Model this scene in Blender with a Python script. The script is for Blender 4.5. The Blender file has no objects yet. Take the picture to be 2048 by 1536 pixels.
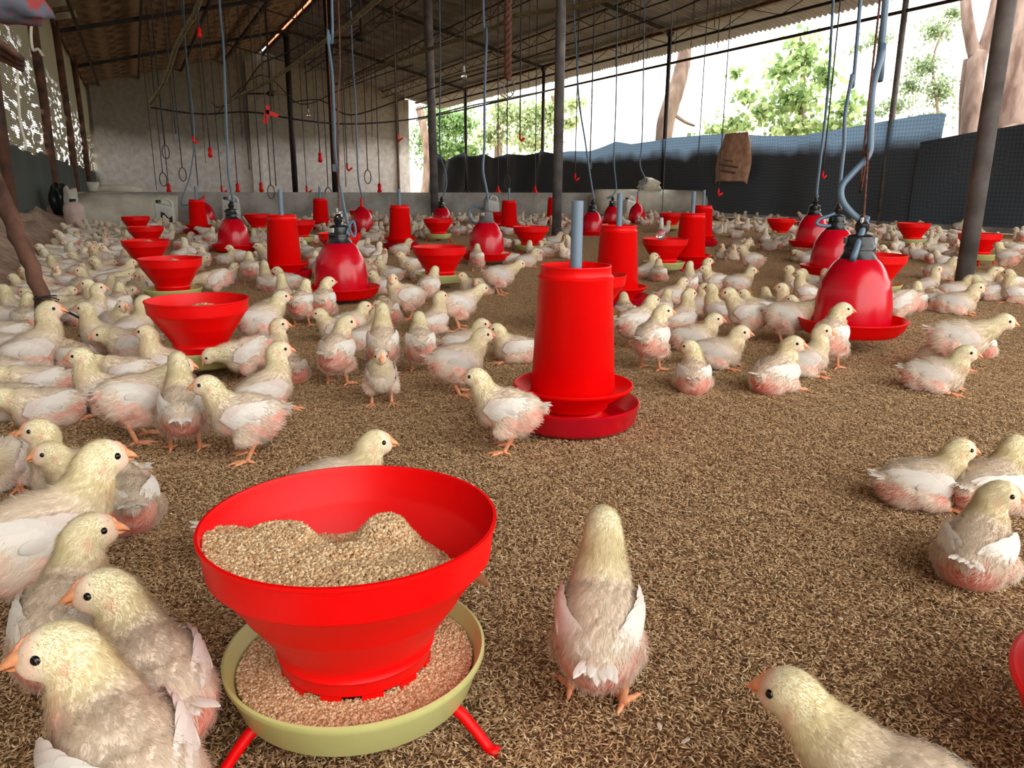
import bpy, bmesh, math, random
import numpy as np
from mathutils import Vector, Matrix, Euler, noise, Quaternion

# ------------------------------------------------------------------ camera, sky, exposure
CH, CF, CP, CR, CY = 0.68, 1560.0, math.radians(14.3), math.radians(0.35), math.radians(25.2)
scn = bpy.context.scene
C = scn.collection
_f = Vector((math.sin(CY)*math.cos(CP), math.cos(CY)*math.cos(CP), -math.sin(CP)))
_r0 = Vector((math.cos(CY), -math.sin(CY), 0)); _u0 = _r0.cross(_f)
_r = _r0*math.cos(CR) + _u0*math.sin(CR); _u = _u0*math.cos(CR) - _r0*math.sin(CR)
EYE = Vector((0, 0, CH))
cam_d = bpy.data.cameras.new('camera'); cam = bpy.data.objects.new('camera', cam_d); C.objects.link(cam)
cam_d.sensor_width = 36; cam_d.lens = 36*CF/2048; cam_d.clip_start = 0.02; cam_d.clip_end = 300
cam.matrix_world = Matrix(((_r.x, _u.x, -_f.x, 0), (_r.y, _u.y, -_f.y, 0), (_r.z, _u.z, -_f.z, CH), (0, 0, 0, 1)))
scn.camera = cam
wd = bpy.data.worlds.new('sky'); scn.world = wd; wd.use_nodes = True
wn = wd.node_tree.nodes; wn['Background'].inputs[0].default_value = (1.0, 0.985, 0.95, 1); wn['Background'].inputs[1].default_value = 1.0
sun_d = bpy.data.lights.new('sun', 'SUN'); sun_d.energy = 1.1; sun_d.angle = math.radians(18); sun_d.color = (1.0, 0.97, 0.92)
sun = bpy.data.objects.new('sun', sun_d); C.objects.link(sun); sun.rotation_euler = Vector((-0.55, -0.45, -0.62)).to_track_quat('-Z', 'Y').to_euler()
scn.view_settings.view_transform = 'Standard'; scn.view_settings.look = 'None'
scn.view_settings.gamma = 1; scn.view_settings.use_curve_mapping = False
scn.view_settings.exposure = 2.1

random.seed(7); np.random.seed(7)
R = math.radians

def ray(x, y):
    return _f + _r*((x-1024)/CF) - _u*((y-768)/CF)
def G(x, y, z=0.0):            # the point of height z seen at a pixel
    d = ray(x, y); return EYE + d*((z-CH)/d.z)
def AX(x, y, X):
    d = ray(x, y); return EYE + d*(X/d.x)
def AY(x, y, Y):
    d = ray(x, y); return EYE + d*(Y/d.y)
def AZ(x, y, Z):               # the point at depth Z
    return EYE + ray(x, y)*Z
def depth(p): return (Vector(p)-EYE).dot(_f)
def pix(p):
    d = Vector(p)-EYE; z = d.dot(_f); return (1024+CF*d.dot(_r)/z, 768-CF*d.dot(_u)/z)

# ------------------------------------------------------------------ materials
def nodes_mat(name):
    m = bpy.data.materials.new(name); m.use_nodes = True
    nt = m.node_tree; b = nt.nodes['Principled BSDF']; return m, nt, b
def lin(c):
    return tuple(((v/255)/12.92 if v/255 <= 0.04045 else ((v/255+0.055)/1.055)**2.4) for v in c)
def mat(name, rgb, rough=0.6, metal=0.0, var=0.0, scale=8.0, bump=0.0, bscale=60.0, rgb2=None, spec=None, coord='Object', detail=4, lo=0.35, hi=0.65, stretch=None):
    m, nt, b = nodes_mat(name)
    c = lin(rgb); b.inputs['Base Color'].default_value = (*c, 1); b.inputs['Roughness'].default_value = rough; b.inputs['Metallic'].default_value = metal
    if spec is not None: b.inputs['Specular IOR Level'].default_value = spec
    tc = nt.nodes.new('ShaderNodeTexCoord'); src = tc.outputs[coord]
    if stretch:
        mp = nt.nodes.new('ShaderNodeMapping'); mp.inputs['Scale'].default_value = stretch
        nt.links.new(src, mp.inputs[0]); src = mp.outputs[0]
    if var or rgb2:
        n = nt.nodes.new('ShaderNodeTexNoise'); n.inputs['Scale'].default_value = scale; n.inputs['Detail'].default_value = detail
        nt.links.new(src, n.inputs['Vector'])
        r = nt.nodes.new('ShaderNodeValToRGB'); r.color_ramp.elements[0].position = lo; r.color_ramp.elements[1].position = hi
        c2 = lin(rgb2) if rgb2 else tuple(v*(1-var) for v in c)
        r.color_ramp.elements[0].color = (*c2, 1); r.color_ramp.elements[1].color = (*c, 1)
        nt.links.new(n.outputs['Fac'], r.inputs[0]); nt.links.new(r.outputs[0], b.inputs['Base Color'])
    if bump:
        n2 = nt.nodes.new('ShaderNodeTexNoise'); n2.inputs['Scale'].default_value = bscale; n2.inputs['Detail'].default_value = 3
        nt.links.new(src, n2.inputs['Vector'])
        bp = nt.nodes.new('ShaderNodeBump'); bp.inputs['Strength'].default_value = bump; bp.inputs['Distance'].default_value = 0.01
        nt.links.new(n2.outputs['Fac'], bp.inputs['Height']); nt.links.new(bp.outputs[0], b.inputs['Normal'])
    return m
def attr_mat(name, rough=0.8, rnd=0.0, transl=0.0, spec=0.2, tint=(1, 1, 1)):
    m, nt, b = nodes_mat(name); b.inputs['Roughness'].default_value = rough; b.inputs['Specular IOR Level'].default_value = spec
    a = nt.nodes.new('ShaderNodeAttribute'); a.attribute_name = 'col'
    out = a.outputs['Color']
    if rnd:
        oi = nt.nodes.new('ShaderNodeObjectInfo'); mr = nt.nodes.new('ShaderNodeMapRange')
        mr.inputs['To Min'].default_value = 1-rnd; mr.inputs['To Max'].default_value = 1+rnd*0.4
        nt.links.new(oi.outputs['Random'], mr.inputs[0])
        mx = nt.nodes.new('ShaderNodeVectorMath'); mx.operation = 'SCALE'
        nt.links.new(out, mx.inputs[0]); nt.links.new(mr.outputs[0], mx.inputs['Scale']); out = mx.outputs[0]
    nt.links.new(out, b.inputs['Base Color'])
    if transl:
        t = nt.nodes.new('ShaderNodeBsdfTranslucent'); nt.links.new(out, t.inputs[0])
        s = nt.nodes.new('ShaderNodeMixShader'); s.inputs[0].default_value = transl
        nt.links.new(b.outputs[0], s.inputs[1]); nt.links.new(t.outputs[0], s.inputs[2])
        nt.links.new(s.outputs[0], nt.nodes['Material Output'].inputs[0])
    return m
M = {}
def plastic(name, rgb, rough, transl=0.0, rgb2=None, scale=5):
    m = mat(name, rgb, rough, rgb2=rgb2, scale=scale, bump=0.03, bscale=30)
    nt = m.node_tree; b = nt.nodes['Principled BSDF']; b.inputs['Specular IOR Level'].default_value = 0.3 if name == 'red_plastic' else 0.5
    if transl:
        t = nt.nodes.new('ShaderNodeBsdfTranslucent'); t.inputs[0].default_value = (*lin(rgb), 1)
        s = nt.nodes.new('ShaderNodeMixShader'); s.inputs[0].default_value = transl
        nt.links.new(b.outputs[0], s.inputs[1]); nt.links.new(t.outputs[0], s.inputs[2])
        nt.links.new(s.outputs[0], nt.nodes['Material Output'].inputs[0])
    return m
M['red'] = plastic('red_plastic', (252, 2, 2), 0.42, 0.12, rgb2=(244, 0, 2))
M['crimson'] = plastic('crimson_plastic', (224, 2, 30), 0.22, 0.1, rgb2=(206, 6, 36), scale=9)
M['pan_green'] = plastic('pale_green_plastic', (203, 206, 138), 0.45, rgb2=(190, 190, 120))
M['black'] = plastic('black_plastic', (26, 28, 30), 0.3)
M['pvc'] = plastic('grey_blue_pvc', (112, 134, 152), 0.4)
M['hose'] = plastic('blue_grey_hose', (92, 116, 138), 0.35)
M['cable'] = plastic('dark_cable', (44, 42, 44), 0.6)
M['white_plastic'] = plastic('white_plastic', (226, 226, 220), 0.4, 0.15, rgb2=(200, 200, 190))
M['rope'] = mat('brown_rope', (118, 74, 58), 0.9, rgb2=(70, 44, 36), scale=80)
M['dark_rope'] = mat('dark_rope', (74, 58, 48), 0.9, rgb2=(40, 32, 28), scale=50)
M['cream_pipe'] = mat('weathered_cream_pipe', (168, 160, 124), 0.6, rgb2=(120, 112, 84), scale=12)
M['steel'] = mat('rusty_dark_steel', (62, 50, 46), 0.6, metal=0.3, rgb2=(40, 34, 33), scale=6, bump=0.2)
M['steel2'] = mat('grey_painted_steel', (122, 118, 116), 0.55, metal=0.1, rgb2=(84, 78, 76), scale=5, bump=0.15)
M['rust'] = mat('rusty_angle_steel', (112, 72, 52), 0.8, rgb2=(62, 46, 40), scale=5, bump=0.2)
M['wood'] = mat('bark_brown_wood', (122, 84, 66), 0.85, rgb2=(70, 48, 40), scale=9, bump=0.6, bscale=30, stretch=(1, 1, 0.3))
M['bark'] = mat('pale_tree_bark', (150, 128, 112), 0.9, rgb2=(104, 84, 72), scale=4, bump=0.8, bscale=14, stretch=(1, 1, 0.25))
M['redbark'] = mat('reddish_tree_bark', (158, 136, 124), 0.9, rgb2=(104, 80, 70), scale=5, bump=0.9, bscale=14, stretch=(1, 1, 0.25))
M['glass'] = mat('bulb_glass', (240, 240, 240), 0.05); M['glass'].node_tree.nodes['Principled BSDF'].inputs['Transmission Weight'].default_value = 0.9
M['eye'] = mat('eye_black', (12, 8, 8), 0.06)
M['beak'] = mat('orange_beak', (246, 178, 128), 0.45, rgb2=(240, 152, 106), scale=120)
M['comb'] = mat('comb_pink', (246, 176, 130), 0.6, rgb2=(238, 140, 104), scale=200)
M['leg'] = mat('orange_leg_skin', (242, 176, 130), 0.5, rgb2=(232, 146, 104), scale=90, bump=0.35, bscale=400)
M['skin'] = attr_mat('chick_skin', 0.75, rnd=0.1)
M['down'] = attr_mat('chick_down', 0.9, rnd=0.04, transl=0.5, spec=0.0)
M['feather'] = attr_mat('chick_feather', 0.7, transl=0.2, spec=0.1)
M['sack'] = mat('brown_woven_sack', (212, 172, 144), 0.85, rgb2=(176, 138, 112), scale=7, bump=0.4, bscale=90)
M['cloth_white'] = mat('dirty_white_sheet', (206, 200, 182), 0.75, rgb2=(168, 162, 148), scale=3, bump=0.2, bscale=12)
M['blackbag'] = mat('black_bag', (28, 30, 30), 0.35, bump=0.5, bscale=14)
M['clay'] = mat('dry_mud', (188, 162, 142), 0.95, rgb2=(150, 122, 104), scale=9, bump=1.0, bscale=25)
M['concrete'] = mat('grey_concrete', (168, 164, 156), 0.9, rgb2=(126, 121, 114), scale=2.6, bump=0.4, bscale=30, detail=8)
M['label'] = mat('black_print', (30, 30, 32), 0.6)
M['litter_base'] = mat('litter_base', (150, 114, 78), 0.95, rgb2=(112, 82, 54), scale=60, bump=1.0, bscale=150, coord='Object', detail=6)
M['earth'] = mat('dry_earth', (176, 152, 118), 0.95, rgb2=(130, 118, 84), scale=0.6)

# ------------------------------------------------------------------ mesh helpers
def mesh(name, V, F, m=None, smooth=False):
    me = bpy.data.meshes.new(name); me.from_pydata([tuple(v) for v in V], [], F)
    if m:
        for x in (m if isinstance(m, (list, tuple)) else [m]): me.materials.append(x)
    if smooth: me.polygons.foreach_set('use_smooth', [True]*len(me.polygons))
    me.update(); return me
def obj(name, me, parent=None, loc=None, rot=None):
    o = bpy.data.objects.new(name, me); C.objects.link(o)
    if parent: o.parent = parent
    if loc is not None: o.location = loc
    if rot is not None: o.rotation_euler = rot
    return o
def tag(o, label=None, cat=None, group=None, kind=None):
    if label: o['label'] = label
    if cat: o['category'] = cat
    if group: o['group'] = group
    if kind: o['kind'] = kind
    return o
def empty(name, loc=(0, 0, 0), rz=0):
    o = bpy.data.objects.new(name, None); C.objects.link(o); o.location = loc; o.rotation_euler = (0, 0, rz); o.empty_display_size = 0.1
    return o
class MB:
    def __init__(s): s.V = []; s.F = []
    def add(s, V, F):
        n = len(s.V); s.V += [Vector(v) for v in V]; s.F += [tuple(i+n for i in f) for f in F]; return s
    def box(s, c, d, rot=None):
        x, y, z = d[0]/2, d[1]/2, d[2]/2
        P = [Vector(p) for p in ((-x,-y,-z),(x,-y,-z),(x,y,-z),(-x,y,-z),(-x,-y,z),(x,-y,z),(x,y,z),(-x,y,z))]
        if rot is not None: P = [rot @ p for p in P]
        return s.add([p+Vector(c) for p in P], [(3,2,1,0),(4,5,6,7),(0,1,5,4),(1,2,6,5),(2,3,7,6),(3,0,4,7)])
    def bar(s, a, b, w, h=None):
        a, b = Vector(a), Vector(b); d = b-a; q = d.to_track_quat('X', 'Z')
        return s.box((a+b)/2, (d.length, w, h or w), q.to_matrix())
    def tube(s, pts, r, n=8, cap=True):
        pts = [Vector(p) for p in pts]; k = len(pts); rr = r if isinstance(r, (list, tuple)) else [r]*k
        V = []; F = []; prev = None
        for i, p in enumerate(pts):
            t = (pts[min(i+1, k-1)]-pts[max(i-1, 0)]).normalized()
            if prev is None:
                a = t.orthogonal().normalized()
            else:
                a = (prev - t*prev.dot(t)); a = a.normalized() if a.length > 1e-6 else t.orthogonal().normalized()
            prev = a; b = t.cross(a)
            for j in range(n):
                an = 2*math.pi*j/n; V.append(p + (a*math.cos(an)+b*math.sin(an))*rr[i])
        for i in range(k-1):
            for j in range(n):
                F.append((i*n+j, i*n+(j+1) % n, (i+1)*n+(j+1) % n, (i+1)*n+j))
        if cap: F.append(tuple(range(n-1, -1, -1))); F.append(tuple((k-1)*n+j for j in range(n)))
        return s.add(V, F)
    def lathe(s, prof, n=48, c=(0, 0, 0), close=False):
        V = []; F = []; c = Vector(c); k = len(prof)
        for (r, z) in prof:
            for j in range(n):
                a = 2*math.pi*j/n; V.append(c+Vector((r*math.cos(a), r*math.sin(a), z)))
        for i in range(k if close else k-1):
            i2 = (i+1) % k
            for j in range(n): F.append((i*n+j, i*n+(j+1) % n, i2*n+(j+1) % n, i2*n+j))
        return s.add(V, F)
    def ball(s, c, r, n=8, m=12):
        r = r if isinstance(r, (tuple, list, Vector)) else (r, r, r)
        V = [(0, 0, 1)]; F = []
        for i in range(1, n):
            for j in range(m):
                a, b = math.pi*i/n, 2*math.pi*j/m; V.append((math.sin(a)*math.cos(b), math.sin(a)*math.sin(b), math.cos(a)))
        V.append((0, 0, -1)); e = len(V)-1
        for j in range(m):
            F.append((0, 1+j, 1+(j+1) % m)); F.append((e, 1+(n-2)*m+(j+1) % m, 1+(n-2)*m+j))
        for i in range(n-2):
            for j in range(m): F.append((1+i*m+j, 1+(i+1)*m+j, 1+(i+1)*m+(j+1) % m, 1+i*m+(j+1) % m))
        return s.add([Vector((v[0]*r[0], v[1]*r[1], v[2]*r[2]))+Vector(c) for v in V], F)
    def me(s, name, m, smooth=False): return mesh(name, s.V, s.F, m, smooth)
    def build(s, name, m, parent=None, smooth=False, loc=None): return obj(name, s.me(name, m, smooth), parent, loc)
def spline(pts, k=6):
    pts = [Vector(p) for p in pts]; out = []
    for i in range(len(pts)-1):
        p0, p1, p2, p3 = pts[max(i-1, 0)], pts[i], pts[i+1], pts[min(i+2, len(pts)-1)]
        for j in range(k):
            t = j/k; out.append(0.5*((2*p1)+(p2-p0)*t+(2*p0-5*p1+4*p2-p3)*t*t+(3*p1-p0-3*p2+p3)*t**3))
    out.append(pts[-1]); return out
def autosmooth(me, ang=40):
    me.polygons.foreach_set('use_smooth', [True]*len(me.polygons))
    bm = bmesh.new(); bm.from_mesh(me)
    for e in bm.edges:
        if len(e.link_faces) == 2 and e.link_faces[0].normal.angle(e.link_faces[1].normal, 0) > R(ang): e.smooth = False
    bm.to_mesh(me); bm.free(); return me
def copy_tree(o, parent=None):
    c = o.copy(); C.objects.link(c); c.parent = parent
    for ch in CHILD.get(o.name, ()): copy_tree(ch, c)
    return c
CHILD = {}
def remember(root):
    for o in C.objects:
        if o.parent: CHILD.setdefault(o.parent.name, [])
    CHILD[root.name] = [o for o in C.objects if o.parent is root]
    for ch in CHILD[root.name]: CHILD[ch.name] = [o for o in C.objects if o.parent is ch]

# ------------------------------------------------------------------ the shed
XL, XR, XM, YB, Y0 = -1.38, 12.0, 5.35, 36.0, -2.6
EAVE, RIDGE = 4.35, 5.95
OUT = 1.25                          # overhang on the open side
def roof_z(x): return RIDGE - abs(x-XM)*(RIDGE-EAVE)/(XR-XM)
floor = MB().add([(XL-0.4, Y0-6, 0), (XR+0.3, Y0-6, 0), (XR+0.3, YB, 0), (XL-0.4, YB, 0)], [(0, 1, 2, 3)]).build('floor', M['litter_base'])
tag(floor, kind='structure', label='brown litter floor of the shed')
gr = MB().add([(-60, -60, -0.04), (120, -60, -0.04), (120, 160, -0.04), (-60, 160, -0.04)], [(0, 1, 2, 3)]).build('ground', M['earth'])
tag(gr, kind='structure', label='dry earth outside the shed')

# roof of corrugated sheets running down each slope
M['sheet'] = mat('grey_brown_cement_sheet', (160, 158, 160), 0.85, rgb2=(112, 106, 104), scale=1.3, bump=0.3, bscale=20, detail=8, lo=0.3, hi=0.7)
M['sheet_light'] = mat('translucent_roof_patch', (226, 222, 206), 0.6)
M['soot'] = mat('stained_brown_sheet', (164, 138, 116), 0.9, rgb2=(104, 84, 70), scale=1.8, detail=8, bump=0.3, bscale=20, stretch=(3, 0.6, 1))
ceil = empty('ceiling'); tag(ceil, kind='structure', label='gabled roof of corrugated cement sheets')
def sheet_mesh(x0, x1, w, m, amp=0.034, pitch=0.146):
    V = []; F = []; n = int(round(w/pitch))*6
    ks = 6
    for i in range(n+1):
        y = w*i/n; dz = amp*math.cos(2*math.pi*y/pitch)
        for k in range(ks+1):
            x = x0+(x1-x0)*k/ks; V.append((x, y, roof_z(x)+dz + 0.006*math.sin(k*1.7)))
    for i in range(n):
        for k in range(ks):
            a = i*(ks+1)+k; F.append((a, a+1, a+ks+2, a+ks+1))
    me = mesh('roof_sheet', V, F, m, True); return me
W = 1.02
halves = {'L1': sheet_mesh(XL-0.5, XL+3.2, W+0.07, M['soot']), 'L2': sheet_mesh(XL+3.0, XM-0.07, W+0.07, M['soot']),
          'R1': sheet_mesh(XM+0.07, XM+2.7, W+0.07, M['sheet']), 'R2': sheet_mesh(XM+2.5, XM+5.2, W+0.07, M['sheet']), 'R3': sheet_mesh(XM+5.0, XR+OUT, W+0.07, M['sheet'])}
for key, me in halves.items():
    y = Y0; k = 0
    while y < YB-0.2:
        o = obj('roof_sheet', me, ceil, (0, y, (k % 2)*0.012 + (0.03 if key in ('L2', 'R2') else 0) + (0.06 if key == 'R1' else 0) + 0.06))
        o.rotation_euler = (0, 0, 0)
        y += W; k += 1
# ridge cap, with the bright gap where it meets the gable
cap = MB()
cap.add([(XM-0.28, Y0, RIDGE+0.08), (XM, Y0, RIDGE+0.17), (XM+0.28, Y0, RIDGE+0.08), (XM-0.28, YB-0.6, RIDGE+0.08), (XM, YB-0.6, RIDGE+0.17), (XM+0.28, YB-0.6, RIDGE+0.08)], [(0, 1, 4, 3), (1, 2, 5, 4)])
cap.build('ridge_cap', plastic('orange_ridge_tile', (226, 140, 104), 0.8, 0.5, rgb2=(150, 90, 66)), ceil)
for (px, py) in ((107, 6), (122, 32)):
    d = ray(px, py); t = 1.0
    for i in range(2000):
        p = EYE + d*(i*0.02)
        if p.z >= roof_z(p.x) or p.x < XL: break
    s = MB().box((0, 0, 0), (0.55, 0.75, 0.015), Matrix.Rotation(-math.atan((RIDGE-EAVE)/(XR-XM)), 3, 'Y'))
    s.build('skylight_patch', M['sheet_light'], ceil, loc=(p.x+0.05, p.y, roof_z(p.x+0.05)+0.0))

# purlins (lattice joists along the shed), eave beams, rafters
FR = [3.6, 10.1, 16.7, 23.3, 29.9]
def lattice(x, z, name, h=0.26, step=0.55, r=0.028, ybeg=Y0, yend=YB):
    e = empty(name, (x, ybeg, z)); L = yend-ybeg
    MB().bar((0, 0, 0), (0, L, 0), r*2.2, r*1.6).build('top_chord', M['rust'], e)
    MB().bar((0, 0, -h), (0, L, -h), r*1.1).build('bottom_chord', M['steel'], e)
    w = MB(); n = int(L/step)
    for i in range(n):
        a, b = (0, i*L/n, -0.02), (0, (i+1)*L/n, -h+0.01)
        if i % 2: a, b = (0, i*L/n, -h+0.01), (0, (i+1)*L/n, -0.02)
        w.bar(a, b, 0.014)
    tag(w.build('web', M['steel'], e), kind='stuff')
    return e
for i, x in enumerate([XM+1.7, XM+3.4, XM+5.1]):
    tag(lattice(x, roof_z(x)-0.03, 'lattice_purlin'), ['rusty lattice purlin high on the right slope beside the ridge', 'rusty lattice purlin halfway down the right roof slope', 'rusty lattice purlin of the right slope next above the eave beam'][i], 'beam', 'purlins of the right slope')
for i, x in enumerate([XM-1.6, XM-3.2, XM-4.8, XL+0.5]):
    o = MB().bar((0, 0, 0), (0, YB-Y0, 0), 0.06, 0.09).build('purlin', M['steel'], loc=(x, Y0, roof_z(x)-0.11))
    tag(o, ['dark steel purlin of the left slope nearest the ridge', 'dark steel purlin in the upper middle of the left slope', 'dark steel purlin in the lower middle of the left slope', 'dark steel purlin just above the left net wall'][i], 'beam', 'purlins of the left slope')
tag(lattice(XR, EAVE-0.06, 'eave_beam', h=0.3, step=0.9, r=0.05), 'long dark eave beam on posts along the open right side', 'beam')
tag(MB().bar((0, 0, 0), (0, YB-Y0, 0), 0.05, 0.05).build('side_rail', M['steel'], loc=(XR, Y0, 3.55)), 'thin dark rail running below the eave along the open side', 'rail')
tag(MB().bar((0, 0, 0), (0, YB-Y0, 0), 0.08, 0.1).build('ridge_beam', M['steel'], loc=(XM, Y0, RIDGE-0.06)), 'dark steel ridge beam under the roof peak', 'beam')
for i, y in enumerate(FR):
    e = empty('rafter_frame', (XM, y, RIDGE))
    for s in (-1, 1):
        xe = (XL-XM) if s < 0 else (XR-XM)
        MB().bar((0, 0, -0.1), (xe, 0, roof_z(XM+xe)-RIDGE-0.1), 0.07, 0.1).build('rafter', M['steel'], e)
        MB().bar((xe*0.32, 0, roof_z(XM+xe*0.32)-RIDGE-0.16), (0, 0, -1.15), 0.035).build('brace', M['steel'], e)
    tag(e, 'pair of dark sloping rafters meeting over the %s ridge post from the camera' % ['first', 'second', 'third', 'fourth', 'fifth'][i], 'rafters', 'roof frames')
# posts
def post(x, y, h, r, m, label, grp, top=None, lean=0.0):
    e = empty('steel_post', (x, y, 0))
    MB().tube([(0, 0, -0.05), (lean*0.5, 0, h*0.5), (lean, 0, h)], r, 14).build('shaft', m, e, True)
    MB().tube([(lean, 0, h-0.1), (lean, 0, h-0.04), (lean, 0, h)], [r*1.1, r*1.9, r*1.9], 14).build('head_plate', M['steel'], e, True)
    tag(e, label, 'post', grp); return e
post(G(1925, 578).x, G(1925, 578).y, roof_z(5.15)-0.15, 0.058, M['steel2'], 'thick grey pole nearest the camera at the right, leaning outward at the top', 'ridge posts', lean=0.06)
post(G(1113, 472).x, G(1113, 472).y, RIDGE-0.2, 0.066, M['steel2'], 'dark round post in the middle of the shed behind the large red tube feeder', 'ridge posts')
post(G(833, 434).x, 15.3, RIDGE-0.2, 0.082, M['steel2'], 'dark post standing right against the low concrete wall', 'ridge posts', lean=-0.1)
for px, y, lb in ((672, 23.3, 'dark post behind the low wall, right one of the two before the white wall'), (591, 29.9, 'thin dark post behind the low wall before the back wall pilaster')):
    p = AY(px, 383, y); post(p.x, y, roof_z(p.x)-0.2, 0.1, M['steel'], lb, 'ridge posts')
for px, py, y, lb, m in ((1780, 300, FR[1], 'slim grey outer post before the dark tarpaulin at the right', M['steel2']), (1338, 300, FR[2], 'slim dark outer post rising from the rolled white sheet', M['steel']), (1092, 300, FR[3], 'slim dark outer post just left of the central post', M['steel']), (937, 260, FR[4], 'thin outer post in front of the trees at the far corner', M['steel'])):
    p = AY(px, py, y); post(XR, y, EAVE-0.1, 0.05, m, lb, 'outer posts under the eave')
for i, y in enumerate((3.9, 10.7, 16.6, 22.6, 29.0)):
    tag(MB().tube([(0.0, 0, -0.1), (0.02, 0, 2), (0, 0, EAVE)], 0.08 if i else 0.06, 10).build('net_post', M['rust'], smooth=True, loc=(XL+0.06, y, 0)),
        ['rusty brown post of the net wall at the upper left edge', 'rusty brown post standing in the mud bank by the leaning branch', 'rusty post of the net wall left of the white sheet', 'fourth rusty post along the net wall', 'last rusty post of the net wall by the back corner'][i], 'post', 'net wall posts')
tag(MB().bar((0, Y0, 0), (0, YB, 0), 0.06, 0.09).build('wall_plate', M['rust'], loc=(XL+0.05, 0, EAVE-0.08)), 'rusty wall plate along the top of the net wall', 'beam')

# back gable wall, whitewashed below and grimy above
def wall_mat():
    m, nt, b = nodes_mat('old_whitewash'); b.inputs['Roughness'].default_value = 0.9
    tc = nt.nodes.new('ShaderNodeTexCoord'); sep = nt.nodes.new('ShaderNodeSeparateXYZ'); nt.links.new(tc.outputs['Object'], sep.inputs[0])
    n = nt.nodes.new('ShaderNodeTexNoise'); n.inputs['Scale'].default_value = 0.9; n.inputs['Detail'].default_value = 10; n.inputs['Roughness'].default_value = 0.65
    nt.links.new(tc.outputs['Object'], n.inputs['Vector'])
    a = nt.nodes.new('ShaderNodeMath'); a.operation = 'MULTIPLY_ADD'; a.inputs[1].default_value = 1.6; nt.links.new(n.outputs['Fac'], a.inputs[0]); nt.links.new(sep.outputs['Z'], a.inputs[2])
    mr = nt.nodes.new('ShaderNodeMapRange'); mr.inputs['From Min'].default_value = 2.5; mr.inputs['From Max'].default_value = 3.5; nt.links.new(a.outputs[0], mr.inputs[0])
    mix = nt.nodes.new('ShaderNodeMix'); mix.data_type = 'RGBA'
    mix.inputs['A'].default_value = (*lin((246, 242, 238)), 1); mix.inputs['B'].default_value = (*lin((152, 146, 134)), 1); nt.links.new(mr.outputs[0], mix.inputs['Factor'])
    n2 = nt.nodes.new('ShaderNodeTexNoise'); n2.inputs['Scale'].default_value = 5; n2.inputs['Detail'].default_value = 10; nt.links.new(tc.outputs['Object'], n2.inputs['Vector'])
    r = nt.nodes.new('ShaderNodeValToRGB'); r.color_ramp.elements[0].position = 0.36; r.color_ramp.elements[1].position = 0.6
    r.color_ramp.elements[0].color = (0.82, 0.79, 0.75, 1); r.color_ramp.elements[1].color = (1, 1, 1, 1); nt.links.new(n2.outputs['Fac'], r.inputs[0])
    mu = nt.nodes.new('ShaderNodeMix'); mu.data_type = 'RGBA'; mu.blend_type = 'MULTIPLY'; mu.inputs['Factor'].default_value = 1
    nt.links.new(mix.outputs['Result'], mu.inputs['A']); nt.links.new(r.outputs[0], mu.inputs['B']); nt.links.new(mu.outputs['Result'], b.inputs['Base Color'])
    return m
M['wash'] = wall_mat()
wr = AY(812, 300, YB).x
def gable_pts(y): return [(XL-0.2, y, 0), (wr, y, 0), (wr, y, roof_z(wr)+0.09), (XM+0.35, y, roof_z(XM+0.35)+0.09), (XM, y, RIDGE+0.09), (XL-0.2, y, roof_z(XL-0.2)+0.09)]
A = gable_pts(YB); B = gable_pts(YB+0.25); n = len(A)
wb = MB().add(A+B, [tuple(range(n)), tuple(range(2*n-1, n-1, -1))]+[(i, i+n, (i+1) % n+n, (i+1) % n) for i in range(n)]).build('wall_back', M['wash'])
tag(wb, kind='structure', label='tall whitewashed back wall stained with soot')
for i, (px, w) in enumerate(((203, 0.35), (512, 0.45), (806, 0.5))):
    x = AY(px, 300, YB).x
    tag(MB().box((x, YB-0.1, 2.2 if i != 1 else 2.8), (w, 0.2, 4.4 if i != 1 else 5.6)).build('trim_%d' % (i+1), M['wash']), kind='structure')
# low partition wall of concrete
lw = MB().box(((XL+XR)/2-0.05, 15.6, 0.26), (XR-XL-0.5, 0.2, 0.53)).build('wall_partition', M['concrete']); tag(lw, kind='structure', label='low grey concrete wall across the shed')
tag(MB().box((XR+0.32, (Y0+YB)/2, 0.09), (0.22, YB-Y0, 0.2)).build('kerb_wall', M['concrete']), kind='structure', label='low concrete kerb under the tarpaulin')

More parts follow.
